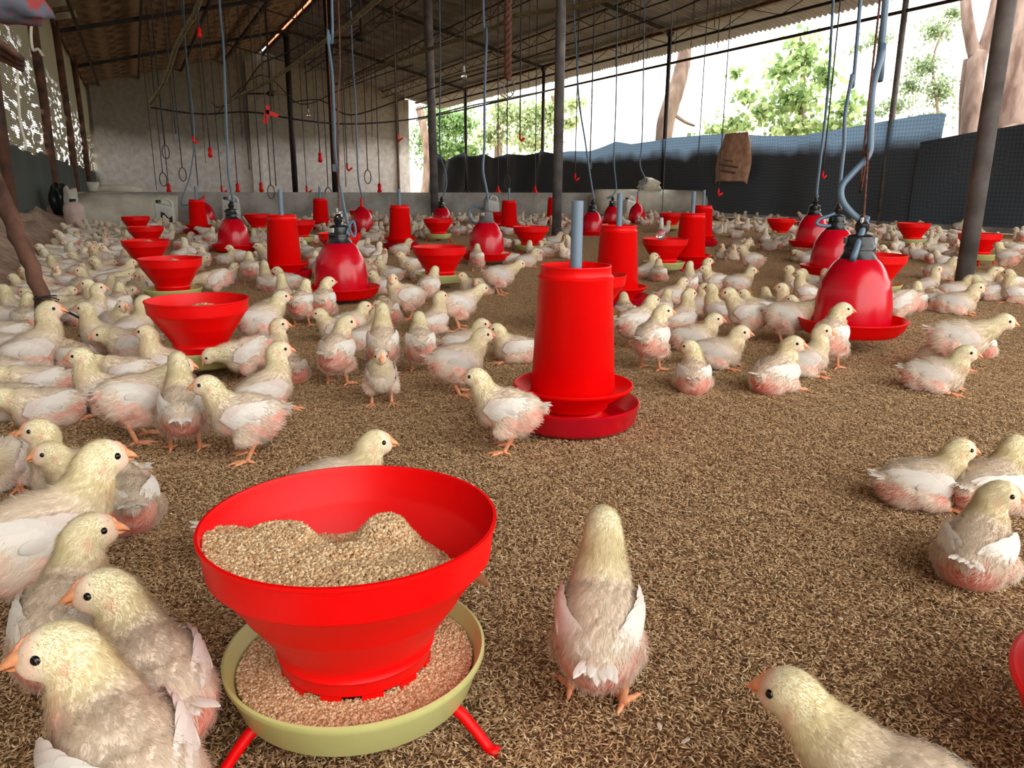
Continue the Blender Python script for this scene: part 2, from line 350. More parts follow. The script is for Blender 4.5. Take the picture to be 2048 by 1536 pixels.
# ------------------------------------------------------------------ left net wall and mud bank
def net_mat(name, col, hole, scale, fac_t, light=None, zlo=1.0, zhi=3.0):
    m, nt, b = nodes_mat(name); b.inputs['Roughness'].default_value = 0.8
    tc = nt.nodes.new('ShaderNodeTexCoord'); w = nt.nodes.new('ShaderNodeTexWave'); w.bands_direction = 'Z'; w.inputs['Scale'].default_value = scale; w.inputs['Distortion'].default_value = 2.5
    w.inputs['Detail'].default_value = 2
    nt.links.new(tc.outputs['Object'], w.inputs[0])
    r = nt.nodes.new('ShaderNodeValToRGB'); r.color_ramp.elements[0].color = (*[v*0.45 for v in lin(col)], 1); r.color_ramp.elements[1].color = (*lin(col), 1)
    nt.links.new(w.outputs[0], r.inputs[0]); nt.links.new(r.outputs[0], b.inputs['Base Color'])
    t = nt.nodes.new('ShaderNodeBsdfTranslucent'); nt.links.new(r.outputs[0], t.inputs[0])
    s = nt.nodes.new('ShaderNodeMixShader'); s.inputs[0].default_value = fac_t
    nt.links.new(b.outputs[0], s.inputs[1]); nt.links.new(t.outputs[0], s.inputs[2])
    # noise-shaped openings stand in for bright spots of sky beyond the net
    n = nt.nodes.new('ShaderNodeTexNoise'); n.inputs['Scale'].default_value = 6.5; n.inputs['Detail'].default_value = 9; mpp = nt.nodes.new('ShaderNodeMapping'); mpp.inputs['Scale'].default_value = (1, 0.22, 1.3); nt.links.new(tc.outputs['Object'], mpp.inputs[0]); nt.links.new(mpp.outputs[0], n.inputs['Vector'])
    rr = nt.nodes.new('ShaderNodeValToRGB'); rr.color_ramp.elements[0].position = hole; rr.color_ramp.elements[1].position = hole+0.07; nt.links.new(n.outputs['Fac'], rr.inputs[0])
    tp = nt.nodes.new('ShaderNodeBsdfTransparent'); s2 = nt.nodes.new('ShaderNodeMixShader')
    mu = nt.nodes.new('ShaderNodeMath'); mu.operation = 'MULTIPLY'; nt.links.new(rr.outputs[0], mu.inputs[0]); nt.links.new(w.outputs[0], mu.inputs[1])
    sp = nt.nodes.new('ShaderNodeSeparateXYZ'); nt.links.new(tc.outputs['Object'], sp.inputs[0])
    mr = nt.nodes.new('ShaderNodeMapRange'); mr.inputs['From Min'].default_value = zhi+0.6; mr.inputs['From Max'].default_value = zhi-0.2; nt.links.new(sp.outputs['Z'], mr.inputs[0])
    mu2 = nt.nodes.new('ShaderNodeMath'); mu2.operation = 'MULTIPLY'; nt.links.new(mu.outputs[0], mu2.inputs[0]); nt.links.new(mr.outputs[0], mu2.inputs[1])
    nt.links.new(mu2.outputs[0], s2.inputs[0]); nt.links.new(s.outputs[0], s2.inputs[1]); nt.links.new(tp.outputs[0], s2.inputs[2])
    nt.links.new(s2.outputs[0], nt.nodes['Material Output'].inputs[0]); return m
M['net_hi'] = net_mat('pale_olive_net', (150, 142, 116), 0.535, 9, 0.10, zhi=2.3)
M['net_lo'] = net_mat('dark_green_net', (76, 84, 76), 0.99, 11, 0.03)
def hang_sheet(x, y0, y1, z0, z1, m, name, amp=0.03, ny=120, nz=24, top=None):
    V = []; F = []
    for i in range(ny+1):
        y = y0+(y1-y0)*i/ny; zt = top(y) if top else z1
        for k in range(nz+1):
            z = z0+(zt-z0)*k/nz
            V.append((x+amp*noise.noise(Vector((y*0.9, z*0.6, x)))*2+amp*0.5*math.sin(y*3.1+z), y, z))
    for i in range(ny):
        for k in range(nz): a = i*(nz+1)+k; F.append((a, a+1, a+nz+2, a+nz+1))
    return mesh(name, V, F, m, True)
wl = obj('wall_left', hang_sheet(XL, Y0, YB, 0.85, EAVE, M['net_hi'], 'wall_left')); tag(wl, kind='structure', label='pale woven net wall along the left side with daylight showing through')
ln = obj('dark_net', hang_sheet(XL+0.04, Y0, YB, 0.05, 1.15, M['net_lo'], 'dark_net', 0.04, top=lambda y: 1.12+0.12*noise.noise(Vector((y*0.8, 0, 3))))); tag(ln, 'dark green knitted net covering the lower left wall above the mud bank', 'net')
V = []; F = []; ny, nk = 160, 10
for i in range(ny+1):
    y = -0.5+(15.4+0.5)*i/ny
    wbk = 0.55+0.12*noise.noise(Vector((y*0.7, 5, 0)))
    for k in range(nk+1):
        t = k/nk; x = XL+0.02+wbk*t; h = 0.30*(1-t)**0.8*(1-0.3*t)+0.0
        V.append((x, y, h*(1+0.3*noise.noise(Vector((y*1.5, t*3, 1)))) + 0.02*noise.noise(Vector((y*6, t*8, 1)))*(1 if k < nk else 0) - (0.01 if k == nk else 0)))
for i in range(ny):
    for k in range(nk): a = i*(nk+1)+k; F.append((a, a+1, a+nk+2, a+nk+1))
tag(obj('mud_bank', mesh('mud_bank', V, F, M['clay'], True)), 'dry grey-brown mud bank heaped along the foot of the net wall', 'mud bank')

# ------------------------------------------------------------------ tarpaulins on the open side
def tarp_mat(name, lo, hi, zc, tr):
    m, nt, b = nodes_mat(name); b.inputs['Roughness'].default_value = 0.6; b.inputs['Specular IOR Level'].default_value = 0.3
    tc = nt.nodes.new('ShaderNodeTexCoord'); sp = nt.nodes.new('ShaderNodeSeparateXYZ'); nt.links.new(tc.outputs['Object'], sp.inputs[0])
    n = nt.nodes.new('ShaderNodeTexNoise'); n.inputs['Scale'].default_value = 1.2; n.inputs['Detail'].default_value = 4; nt.links.new(tc.outputs['Object'], n.inputs['Vector'])
    a = nt.nodes.new('ShaderNodeMath'); a.operation = 'MULTIPLY_ADD'; a.inputs[1].default_value = 0.5; nt.links.new(n.outputs['Fac'], a.inputs[0]); nt.links.new(sp.outputs['Z'], a.inputs[2])
    mr = nt.nodes.new('ShaderNodeMapRange'); mr.inputs['From Min'].default_value = zc; mr.inputs['From Max'].default_value = zc+0.25; nt.links.new(a.outputs[0], mr.inputs[0])
    mix = nt.nodes.new('ShaderNodeMix'); mix.data_type = 'RGBA'; mix.inputs['A'].default_value = (*lin(lo), 1); mix.inputs['B'].default_value = (*lin(hi), 1); nt.links.new(mr.outputs[0], mix.inputs['Factor'])
    ck = nt.nodes.new('ShaderNodeTexChecker'); ck.inputs['Scale'].default_value = 22; ck.inputs['Color1'].default_value = (1, 1, 1, 1); ck.inputs['Color2'].default_value = (0.6, 0.6, 0.62, 1)
    mpp = nt.nodes.new('ShaderNodeMapping'); mpp.inputs['Rotation'].default_value = (R(45), 0, 0); nt.links.new(tc.outputs['Object'], mpp.inputs[0]); nt.links.new(mpp.outputs[0], ck.inputs[0])
    mu = nt.nodes.new('ShaderNodeMix'); mu.data_type = 'RGBA'; mu.blend_type = 'MULTIPLY'; mu.inputs['Factor'].default_value = 0.7
    nt.links.new(mix.outputs['Result'], mu.inputs['A']); nt.links.new(ck.outputs[0], mu.inputs['B']); nt.links.new(mu.outputs['Result'], b.inputs['Base Color'])
    t = nt.nodes.new('ShaderNodeBsdfTranslucent'); nt.links.new(mu.outputs['Result'], t.inputs[0])
    f = nt.nodes.new('ShaderNodeMath'); f.operation = 'MULTIPLY'; f.inputs[1].default_value = tr; nt.links.new(mr.outputs[0], f.inputs[0])
    s = nt.nodes.new('ShaderNodeMixShader'); nt.links.new(f.outputs[0], s.inputs[0]); nt.links.new(b.outputs[0], s.inputs[1]); nt.links.new(t.outputs[0], s.inputs[2])
    nt.links.new(s.outputs[0], nt.nodes['Material Output'].inputs[0]); return m
M['tarp'] = tarp_mat('dark_blue_tarpaulin', (88, 98, 108), (104, 128, 152), 1.55, 0.42)
M['tarp_dark'] = tarp_mat('black_tarpaulin', (80, 90, 100), (90, 108, 126), 1.9, 0.2)
def tarp(top_px, m, label, x=XR-0.06, amp=0.05, y_far=None, y_near=None):
    pts = sorted((AX(px, py, x).y, AX(px, py, x).z) for px, py in top_px)
    if y_near is not None: pts.insert(0, (y_near, pts[0][1]))
    if y_far is not None: pts.append((y_far, pts[-1][1]))
    ys = [p[0] for p in pts]; zs = [p[1] for p in pts]
    me = hang_sheet(x, ys[0], ys[-1], 0.1, 1.5, m, 'tarpaulin', amp, ny=int((ys[-1]-ys[0])*8)+20, nz=18, top=lambda y: float(np.interp(y, ys, zs)))
    return tag(obj('tarpaulin', me), label, 'tarpaulin')
tarp([(1110, 306), (1140, 302), (1180, 302), (1232, 283), (1262, 288), (1300, 283), (1345, 275), (1400, 271), (1440, 268), (1480, 268), (1540, 272), (1600, 271), (1660, 262), (1720, 251), (1780, 240), (1840, 229), (1892, 226)], M['tarp'],
     'dark blue checked tarpaulin with pale upper band along the open side')
tarp([(1840, 284), (1886, 276), (1960, 262), (2048, 248)], M['tarp_dark'], 'plain blackish tarpaulin at the right edge behind the thick pole', x=XR-0.12, y_near=Y0)
tarp([(858, 322), (868, 300), (888, 322), (905, 316), (926, 301), (944, 313), (970, 308), (990, 316), (1010, 307), (1050, 310), (1082, 300), (1112, 308)], M['tarp_dark'], 'ragged dark tarpaulin with peaked top edge by the far corner', x=XR-0.02, amp=0.12)

# ------------------------------------------------------------------ litter of rice husks
def scatter_cols(base, n, jit):
    base = np.array([lin(c) for c in base]); k = np.random.randint(0, len(base), n)
    return np.clip(base[k]*(1+np.random.uniform(-jit, jit, (n, 1))), 0, 1)
def np_mesh(name, V, F, cols=None, m=None, per=None):
    """V (n,3), F (k,3|4) arrays; cols per vertex."""
    me = bpy.data.meshes.new(name); k, s = F.shape
    me.vertices.add(len(V)); me.vertices.foreach_set('co', V.astype(np.float32).ravel())
    me.loops.add(k*s); me.loops.foreach_set('vertex_index', F.astype(np.int32).ravel())
    me.polygons.add(k); me.polygons.foreach_set('loop_start', np.arange(0, k*s, s, dtype=np.int32))
    me.update(calc_edges=True)
    if cols is not None:
        a = me.color_attributes.new('col', 'FLOAT_COLOR', 'POINT')
        a.data.foreach_set('color', np.concatenate([cols, np.ones((len(V), 1))], 1).astype(np.float32).ravel())
    if m: me.materials.append(m)
    return me
M['husk'] = attr_mat('rice_husk', 0.75, spec=0.25)
def husk_patch(n, size):
    L = np.random.uniform(0.0035, 0.0062, n); w = L*np.random.uniform(0.18, 0.27, n)
    c = np.stack([np.random.uniform(-size/2, size/2, n)*1.04, np.random.uniform(-size/2, size/2, n)*1.04, np.random.uniform(0.0005, 0.007, n)], 1)
    lumps = 0.004*np.sin(c[:, 0]*2*np.pi/size*3)*np.cos(c[:, 1]*2*np.pi/size*2)
    c[:, 2] += np.abs(lumps)
    a = np.random.uniform(0, 2*np.pi, n); tl = np.random.normal(0, 0.35, n)
    d = np.stack([np.cos(a)*np.cos(tl), np.sin(a)*np.cos(tl), np.sin(tl)], 1)
    sd = np.stack([-np.sin(a), np.cos(a), np.zeros(n)], 1); up = np.cross(d, sd)
    ba = np.random.uniform(-0.3, 0.3, (n, 1))*L[:, None]
    P = np.stack([c-d*L[:, None], c+sd*w[:, None]+sd*ba, c-sd*w[:, None]+sd*ba, c+d*L[:, None], c+up*w[:, None]*0.9+sd*ba], 1)  # 5 verts
    base = (np.arange(n)*5)[:, None]
    F = np.concatenate([base+np.array([[0, 1, 4]]), base+np.array([[1, 3, 4]]), base+np.array([[3, 2, 4]]), base+np.array([[2, 0, 4]])], 0)
    cols = scatter_cols([(224, 192, 148), (210, 174, 128), (192, 154, 112), (162, 122, 86), (234, 208, 168), (134, 98, 70), (202, 166, 122)], n, 0.2)
    return np_mesh('husk_patch', P.reshape(-1, 3), F, np.repeat(cols, 5, 0), M['husk'])
PS = 0.4
hc = bpy.data.collections.new('husk_patches')
for k in range(5):
    o = bpy.data.objects.new('husk_patch', husk_patch(15000, PS)); hc.objects.link(o)
pts = []
for i in range(int(14.5/PS)+4):
    for j in range(int(18/PS)):
        x, y = XL+0.75+i*PS, -0.2+j*PS
        if x > XR-0.1 or y > 15.2: continue
        u, v = pix((x, y, 0)) if depth((x, y, 0)) > 0.05 else (0, 5000)
        if depth((x, y, 0)) < 0.05 or not (-1300 < u < 3300 and v < 3500): continue
        pts.append((x, y, 0.0))
lit = bpy.data.objects.new('rice_husk_litter', mesh('rice_husk_litter', pts, []))
C.objects.link(lit); tag(lit, 'tan rice husk litter strewn over the whole shed floor', 'litter', kind='stuff')
ng = bpy.data.node_groups.new('scatter_patches', 'GeometryNodeTree')
ng.interface.new_socket('Geometry', in_out='INPUT', socket_type='NodeSocketGeometry'); ng.interface.new_socket('Geometry', in_out='OUTPUT', socket_type='NodeSocketGeometry')
gi, go = ng.nodes.new('NodeGroupInput'), ng.nodes.new('NodeGroupOutput')
iop = ng.nodes.new('GeometryNodeInstanceOnPoints'); ci = ng.nodes.new('GeometryNodeCollectionInfo')
ci.inputs['Collection'].default_value = hc; ci.inputs['Separate Children'].default_value = True; ci.inputs['Reset Children'].default_value = True
iop.inputs['Pick Instance'].default_value = True
ri = ng.nodes.new('FunctionNodeRandomValue'); ri.data_type = 'INT'; ri.inputs[4].default_value = 0; ri.inputs[5].default_value = 4
rr = ng.nodes.new('FunctionNodeRandomValue'); rr.data_type = 'INT'; rr.inputs[4].default_value = 0; rr.inputs[5].default_value = 3; rr.inputs['Seed'].default_value = 5
mm = ng.nodes.new('ShaderNodeMath'); mm.operation = 'MULTIPLY'; mm.inputs[1].default_value = math.pi/2
cx = ng.nodes.new('ShaderNodeCombineXYZ')
L_ = ng.links.new
L_(gi.outputs[0], iop.inputs['Points']); L_(ci.outputs[0], iop.inputs['Instance']); L_(ri.outputs[2], iop.inputs['Instance Index'])
L_(rr.outputs[2], mm.inputs[0]); L_(mm.outputs[0], cx.inputs['Z']); L_(cx.outputs[0], iop.inputs['Rotation']); L_(iop.outputs[0], go.inputs[0])
lit.modifiers.new('scatter', 'NODES').node_group = ng

# ------------------------------------------------------------------ feed
M['feed'] = attr_mat('feed_crumble', 0.85, spec=0.15)
def pellets(pts, nrm, size=0.0023):
    n = len(pts); o = np.random.normal(size=(n, 3)); o /= np.linalg.norm(o, axis=1)[:, None]
    a = np.cross(o, np.random.normal(size=(n, 3))); a /= np.linalg.norm(a, axis=1)[:, None]; b = np.cross(o, a)
    s = size*np.random.uniform(0.7, 1.35, (n, 1)); l = s*np.random.uniform(1.0, 1.8, (n, 1))
    c = pts
    P = np.stack([c+o*l, c-o*l, c+a*s, c+b*s, c-a*s, c-b*s], 1)
    base = (np.arange(n)*6)[:, None]; T = [(0, 2, 3), (0, 3, 4), (0, 4, 5), (0, 5, 2), (1, 3, 2), (1, 4, 3), (1, 5, 4), (1, 2, 5)]
    F = np.concatenate([base+np.array([t]) for t in T], 0)
    cols = scatter_cols([(226, 196, 156), (214, 180, 138), (200, 162, 120), (234, 208, 172), (188, 146, 104)], n, 0.12)
    return P.reshape(-1, 3), F, np.repeat(cols, 6, 0)
def feed_disc(hf, R0, R1, n, size, name='feed'):
    """a heap surface of height hf(x, y) from radius R0 to R1, covered by crumbs"""
    r = np.sqrt(np.random.uniform(R0*R0, R1*R1, n)); a = np.random.uniform(0, 2*np.pi, n)
    x, y = r*np.cos(a), r*np.sin(a); z = np.array([hf(p, q) for p, q in zip(x, y)])
    P, F, c = pellets(np.stack([x, y, z+np.random.uniform(-0.001, 0.0015, n)], 1), None, size)
    # underlying surface
    nr, na = 14, 48; V = []; G_ = []
    for i in range(nr+1):
        rr_ = R0+(R1-R0)*i/nr
        for j in range(na):
            t = 2*np.pi*j/na; V.append((rr_*math.cos(t), rr_*math.sin(t), hf(rr_*math.cos(t), rr_*math.sin(t))-0.001))
    for i in range(nr):
        for j in range(na):
            a0, a1, b0, b1 = i*na+j, i*na+(j+1) % na, (i+1)*na+j, (i+1)*na+(j+1) % na
            G_ += [(a0, b0, b1), (a0, b1, a1)]
    V = np.array(V); G_ = np.array(G_)+len(P)
    cc = np.tile(np.array([lin((196, 160, 118))]), (len(V), 1))
    return np_mesh(name, np.concatenate([P, V]), np.concatenate([F, G_]), np.concatenate([c, cc]), M['feed'])

# ------------------------------------------------------------------ cone feeders (red hopper over a pale green pan)
def hopper_parts(root, near):
    n = 96 if near else 40
    # D = 0.36 rim; z measured from the ground
    prof = [(0.092, 0.098), (0.096, 0.100), (0.098, 0.118), (0.101, 0.120), (0.099, 0.124), (0.100, 0.132), (0.103, 0.138), (0.1335, 0.1845), (0.1365, 0.188), (0.1385, 0.193), (0.167, 0.236), (0.172, 0.242), (0.172, 0.243), (0.175, 0.2435), (0.179, 0.283), (0.182, 0.285), (0.182, 0.2895), (0.178, 0.290),
            (0.176, 0.284), (0.1705, 0.246), (0.164, 0.238), (0.135, 0.195), (0.099, 0.141), (0.094, 0.118), (0.092, 0.098)]
    b = MB().lathe(prof, n)
    # toothed lower edge standing in the feed
    for k in range(12):
        a0, a1 = 2*math.pi*(k+0.1)/12, 2*math.pi*(k+0.62)/12
        P = []
        for rr_ in (0.0925, 0.0965):
            for a in (a0, (a0+a1)/2, a1):
                P.append((rr_*math.cos(a), rr_*math.sin(a), 0.1)); P.append((rr_*math.cos(a), rr_*math.sin(a), 0.078))
        b.add(P, [(0, 2, 3, 1), (2, 4, 5, 3), (6, 7, 9, 8), (8, 9, 11, 10), (1, 3, 9, 7), (3, 5, 11, 9), (0, 1, 7, 6), (4, 10, 11, 5)])
    me = autosmooth(b.me('hopper', M['red']), 50); obj('hopper', me, root)
    pn = MB().lathe([(0.05, 0.05), (0.130, 0.046), (0.150, 0.062), (0.162, 0.098), (0.1665, 0.104), (0.1665, 0.110), (0.163, 0.1115), (0.159, 0.106), (0.146, 0.070), (0.128, 0.056), (0.05, 0.055)], n)
    me = autosmooth(pn.me('pan', M['pan_green']), 50); obj('pan', me, root)
    for k in range(3):
        a = k*2*math.pi/3+R(-62)
        d = Vector((math.cos(a), math.sin(a), 0)); s = Vector((-math.sin(a), math.cos(a), 0))
        lg = MB().tube(spline([d*0.085+Vector((0, 0, 0.052)), d*0.135+Vector((0, 0, 0.052)), d*0.160+Vector((0, 0, 0.035)), d*0.188+Vector((0, 0, 0.004))], 4), [0.008]*4+[0.0075]*5+[0.007]*4, 8)
        lg.box(d*0.19+Vector((0, 0, 0.004)), (0.02, 0.014, 0.008), Matrix.Rotation(a, 3, 'Z'))
        lg.build('leg', M['red'], root, True)
    hub = MB().lathe([(0.0, 0.03), (0.03, 0.03), (0.05, 0.048), (0.05, 0.056), (0.0, 0.056)], 20); hub.build('hub', M['red'], root, True)
CF_ = [  # rim centre px, py, rim height is common
 (701, 1033, 'red cone feeder nearest the camera, heaped with crumbled feed over a green pan', 'big'),
 (394, 598, 'red cone feeder half way up the left row, a little feed showing inside', 'row'),
 (340, 516, 'third red cone feeder of the left row from the camera', 'row'),
 (290.5, 480, 'fourth red cone feeder of the left row, its pan hidden', 'row'),
 (291, 453, 'fifth red cone feeder of the left row, just over the fourth', 'row'),
 (271, 433, 'last red cone feeder of the left row, before the leaning white sheet', 'row'),
 (598, 441, 'red cone feeder peeking out right of the tall red tube feeder', 'mid'),
 (515, 428, 'small red cone feeder in front of the low wall beside a white jerrycan', 'mid'),
 (679, 466, 'red cone feeder directly behind the neck of the large bell drinker', 'mid'),
 (879, 493, 'red cone feeder with pale green pan where two chicks feed, mid floor', 'mid'),
 (876, 437, 'red cone feeder in front of a black-capped drinker near the dark post', 'mid'),
 (722, 421, 'red cone feeder hidden behind a plum red bell drinker at the low wall', 'mid'),
 (1062, 453, 'red cone feeder left of the central dark post', 'mid'),
 (1330, 477, 'red cone feeder with a clear glass bulb hanging over its rim', 'mid'),
 (1753, 509, 'red cone feeder behind the large drinker at the right', 'right'),
 (1828, 446, 'deep red cone feeder before the dark tarpaulin, left of the thick pole', 'right'),
 (1961, 467, 'red cone feeder partly covered by the thick grey pole', 'right'),
 (1563, 437, 'small red cone feeder standing alone before the tarpaulin', 'right'),
 (1626, 443, 'red cone feeder behind the farthest of the three right drinkers', 'right'),
 (1686, 467, 'red cone feeder behind the middle of the three right drinkers', 'right'),
 (1168, 428, 'red cone feeder behind the drinker left of the tall tube feeder', 'far'),
 (1342, 426, 'small red cone feeder at the foot of the rolled white sheet', 'far'),
 (1176, 548, 'red cone feeder mostly hidden by the largest tube feeder', 'mid'),
 (992, 424, 'small red cone feeder by the low wall behind a tube feeder', 'far')]
OBST = []
def feed_in(x, y, kind):
    def heap(p, q, s=1.0):
        return 0
first = None
FS = {0: 0.985, 1: 0.97, 2: 0.94, 3: 0.925, 4: 0.92, 5: 0.93}
for i, (px, py, lb, kd) in enumerate(CF_):
    fs = FS.get(i, 0.985); p = G(px, py, 0.289*fs)
    if i == 0:
        r = empty('cone_feeder', (p.x, p.y, 0), R(16.1)); hopper_parts(r, True); r.scale = (fs,)*3
        big = r
        # feed in the hopper: slumps toward the camera side, a saddle between two mounds
        e = empty('feed_pile', (p.x, p.y, 0)); e.name = 'feed_pile'
        cd = Vector((-p.x, -p.y, 0)).normalized(); sd = Vector((-cd.y, cd.x, 0))   # towards the camera / its right side
        def hf(x, y):
            v = Vector((x, y, 0)); c, s = v.dot(cd), v.dot(sd)
            z = 0.222 + 0.36*max(c, -0.03) - 0.25*max(0, -c-0.05)
            z += 0.046*math.exp(-((s+0.078)**2/0.0018+(c+0.005)**2/0.0016)) + 0.056*math.exp(-((s-0.042)**2/0.0017+(c+0.012)**2/0.0016))
            z += 0.022*math.exp(-((s+0.01)**2/0.0015+(c-0.055)**2/0.0012))
            z -= 0.55*max(0, s-0.075) if c < 0.05 else 0.55*max(0, s-0.075)*max(0, 1-(c-0.05)/0.08)
            z += 0.3*max(0, -s-0.02)*(1 if c > -0.06 else 0.4) + 0.012
            z += 0.002*noise.noise(v*60)
            return min(z, 0.277)
        # keep crumbs inside the funnel
        n = 26000; rr = np.sqrt(np.random.uniform(0, 0.171**2, n)); aa = np.random.uniform(0, 2*np.pi, n)
        X, Y = rr*np.cos(aa), rr*np.sin(aa); Z = np.array([hf(a, b) for a, b in zip(X, Y)])
        zc = np.where(rr < 0.166, 0.138+(rr-0.099)*1.4925, 0.24); keep = Z > zc+0.004
        P, F, c = pellets(np.stack([X, Y, Z+np.random.uniform(-0.0015, 0.0015, n)], 1)[keep], None, 0.0021)
        nr, na = 40, 72; V = []; G_ = []
        for a in range(nr+1):
            q = 0.171*a/nr
            for b in range(na): t = 2*np.pi*b/na; V.append((q*math.cos(t), q*math.sin(t), hf(q*math.cos(t), q*math.sin(t))-0.003))
        for a in range(nr):
            for b in range(na): a0, a1, b0, b1 = a*na+b, a*na+(b+1) % na, (a+1)*na+b, (a+1)*na+(b+1) % na; G_ += [(a0, b0, b1), (a0, b1, a1)]
        V = np.array(V); me = np_mesh('feed', np.concatenate([P, V]), np.concatenate([F, np.array(G_)+len(P)]), np.concatenate([c, np.tile(np.array([lin((190, 152, 110))]), (len(V), 1))]), M['feed'])
        bpy.data.objects.remove(e)
        fp = obj('feed_crumble', me, None, (p.x, p.y, -0.003)); tag(fp, 'mounds of tan crumbled feed inside the nearest red hopper', 'feed', kind='stuff')
        f2 = obj('feed_crumble', feed_disc(lambda x, y: 0.088+0.10*max(0, 0.115-math.hypot(x, y)), 0.088, 0.147, 16000, 0.0021), None, (p.x, p.y, 0))
        tag(f2, 'tan crumbled feed lying in the green pan of the nearest feeder', 'feed', kind='stuff')
        tag(r, lb, 'feeder', 'red cone feeders'); OBST.append((p.x, p.y, 0.20)); continue
    if first is None:
        first = empty('cone_feeder', (p.x, p.y, 0), R(20)); hopper_parts(first, False); remember(first); r = first
    else:
        r = copy_tree(first); r.location = (p.x, p.y, 0); r.rotation_euler[2] = random.uniform(0, 6)
    r.scale = (fs,)*3
    tag(r, lb, 'feeder', 'red cone feeders'); OBST.append((p.x, p.y, 0.20))
    if i in (1, 2, 3, 4, 9, 14):
        top = 0.283 if i == 1 else 0.285
        o = obj('feed_crumble', feed_disc(lambda x, y: top-0.016-0.55*math.hypot(x-0.02, y+0.02)*(0.5 if i == 1 else 0.8), 0.0, 0.14, 2500, 0.003), None, (p.x, p.y, 0.0))
        tag(o, {1: 'tan feed mounded inside the second cone feeder of the left row', 2: 'tan feed inside the third cone feeder of the left row', 3: 'tan feed inside the fourth cone feeder of the left row', 4: 'tan feed inside the fifth cone feeder of the left row', 9: 'tan feed just showing in the mid-floor cone feeder', 14: 'tan feed inside the cone feeder behind the large right drinker'}[i], 'feed', kind='stuff')

# ------------------------------------------------------------------ tube feeders
def drum_parts(root, n=64):
    base = MB().lathe([(0.0, 0.012), (0.165, 0.010), (0.183, 0.026), (0.190, 0.070), (0.1935, 0.073), (0.1935, 0.078), (0.190, 0.079), (0.186, 0.072), (0.178, 0.030), (0.163, 0.016), (0.0, 0.018)], n)
    obj('base_pan', autosmooth(base.me('base_pan', M['crimson']), 50), root)
    sc = MB().lathe([(0.085, 0.058), (0.100, 0.060), (0.105, 0.075), (0.168, 0.118), (0.1725, 0.124), (0.1725, 0.129), (0.169, 0.130), (0.166, 0.124), (0.12, 0.112), (0.085, 0.106)], n)
    obj('saucer', autosmooth(sc.me('saucer', M['red']), 50), root)
    ft = MB()
    for k in range(4):
        a = k*math.pi/2+0.4; ft.box((0.07*math.cos(a), 0.07*math.sin(a), 0.04), (0.012, 0.05, 0.06), Matrix.Rotation(a, 3, 'Z'))
    ft.lathe([(0.0, 0.02), (0.09, 0.02), (0.11, 0.03), (0.06, 0.065), (0.0, 0.065)], 32)
    ft.build('throat', M['red'], root, True)
    dr = MB().lathe([(0.119, 0.104), (0.121, 0.106), (0.1035, 0.428), (0.1055, 0.430), (0.1055, 0.436), (0.1005, 0.440), (0.099, 0.446), (0.098, 0.462), (0.0995, 0.464), (0.0985, 0.467), (0.0945, 0.466), (0.0940, 0.440), (0.098, 0.43), (0.1135, 0.106)], n, close=True)
    obj('drum', autosmooth(dr.me('drum', M['red']), 50), root)
    sp = MB()
    for k in range(3):
        a = k*2*math.pi/3+0.5; sp.bar((0.012*math.cos(a), 0.012*math.sin(a), 0.448), (0.096*math.cos(a), 0.096*math.sin(a), 0.452), 0.006, 0.008)
    sp.lathe([(0.018, 0.44), (0.022, 0.44), (0.022, 0.456), (0.018, 0.456)], 20, close=True); sp.build('spider', M['red'], root)
    fd = MB().lathe([(0.0, 0.30), (0.1, 0.28)], 32); fd.build('inner_cone', M['red'], root, True)
    pp = MB().lathe([(0.0135, 0.30), (0.0165, 0.30), (0.0165, 0.640), (0.0135, 0.640)], 20, close=True)
    pp.tube([(0.0164, 0.0, 0.60), (0.0168, 0, 0.60)], 0.003, 6)
    obj('pole', autosmooth(pp.me('pole', M['pvc']), 40), root)
DR = [(1152, 530, 'large red tube feeder with a grey-blue pipe, the biggest on the floor'), (563, 432, 'red tube feeder left of the large bell drinker'),
      (393.5, 408, 'red tube feeder beside the second hanging drinker at the left'), (640, 401, 'red tube feeder with a white jerrycan behind it'),
      (799, 416, 'red tube feeder standing before the dark post at the low wall'), (1018, 408, 'deep red tube feeder behind the grey-capped drinker'),
      (1107, 401, 'small red tube feeder half hidden by the central dark post'), (1238, 446, 'red tube feeder right behind the largest one'),
      (1386, 421, 'red tube feeder at the right with two pipes showing above it'), (1407, 408, 'red tube feeder standing directly behind another at the right')]
fd0 = None
for i, (px, py, lb) in enumerate(DR):
    p = G(px, py, 0.466)
    zz = {2: 10.6, 3: 11.9, 4: 8.3, 5: 11.2, 6: 14.2, 7: 4.35, 8: 6.4, 9: 9.0, 1: 5.55, 0: None}[i]
    if zz:   # near the horizon the footing fixes the distance
        q = AZ(px, py, zz); p = Vector((q.x, q.y, 0))
        sc_ = 1.0
    if fd0 is None: r = empty('tube_feeder', (p.x, p.y, 0)); drum_parts(r); remember(r); fd0 = r
    else: r = copy_tree(fd0); r.location = (p.x, p.y, 0); r.rotation_euler[2] = random.uniform(0, 6)
    tag(r, lb, 'feeder', 'red tube feeders'); OBST.append((p.x, p.y, 0.2))
    DR[i] = (px, py, lb, p.copy())

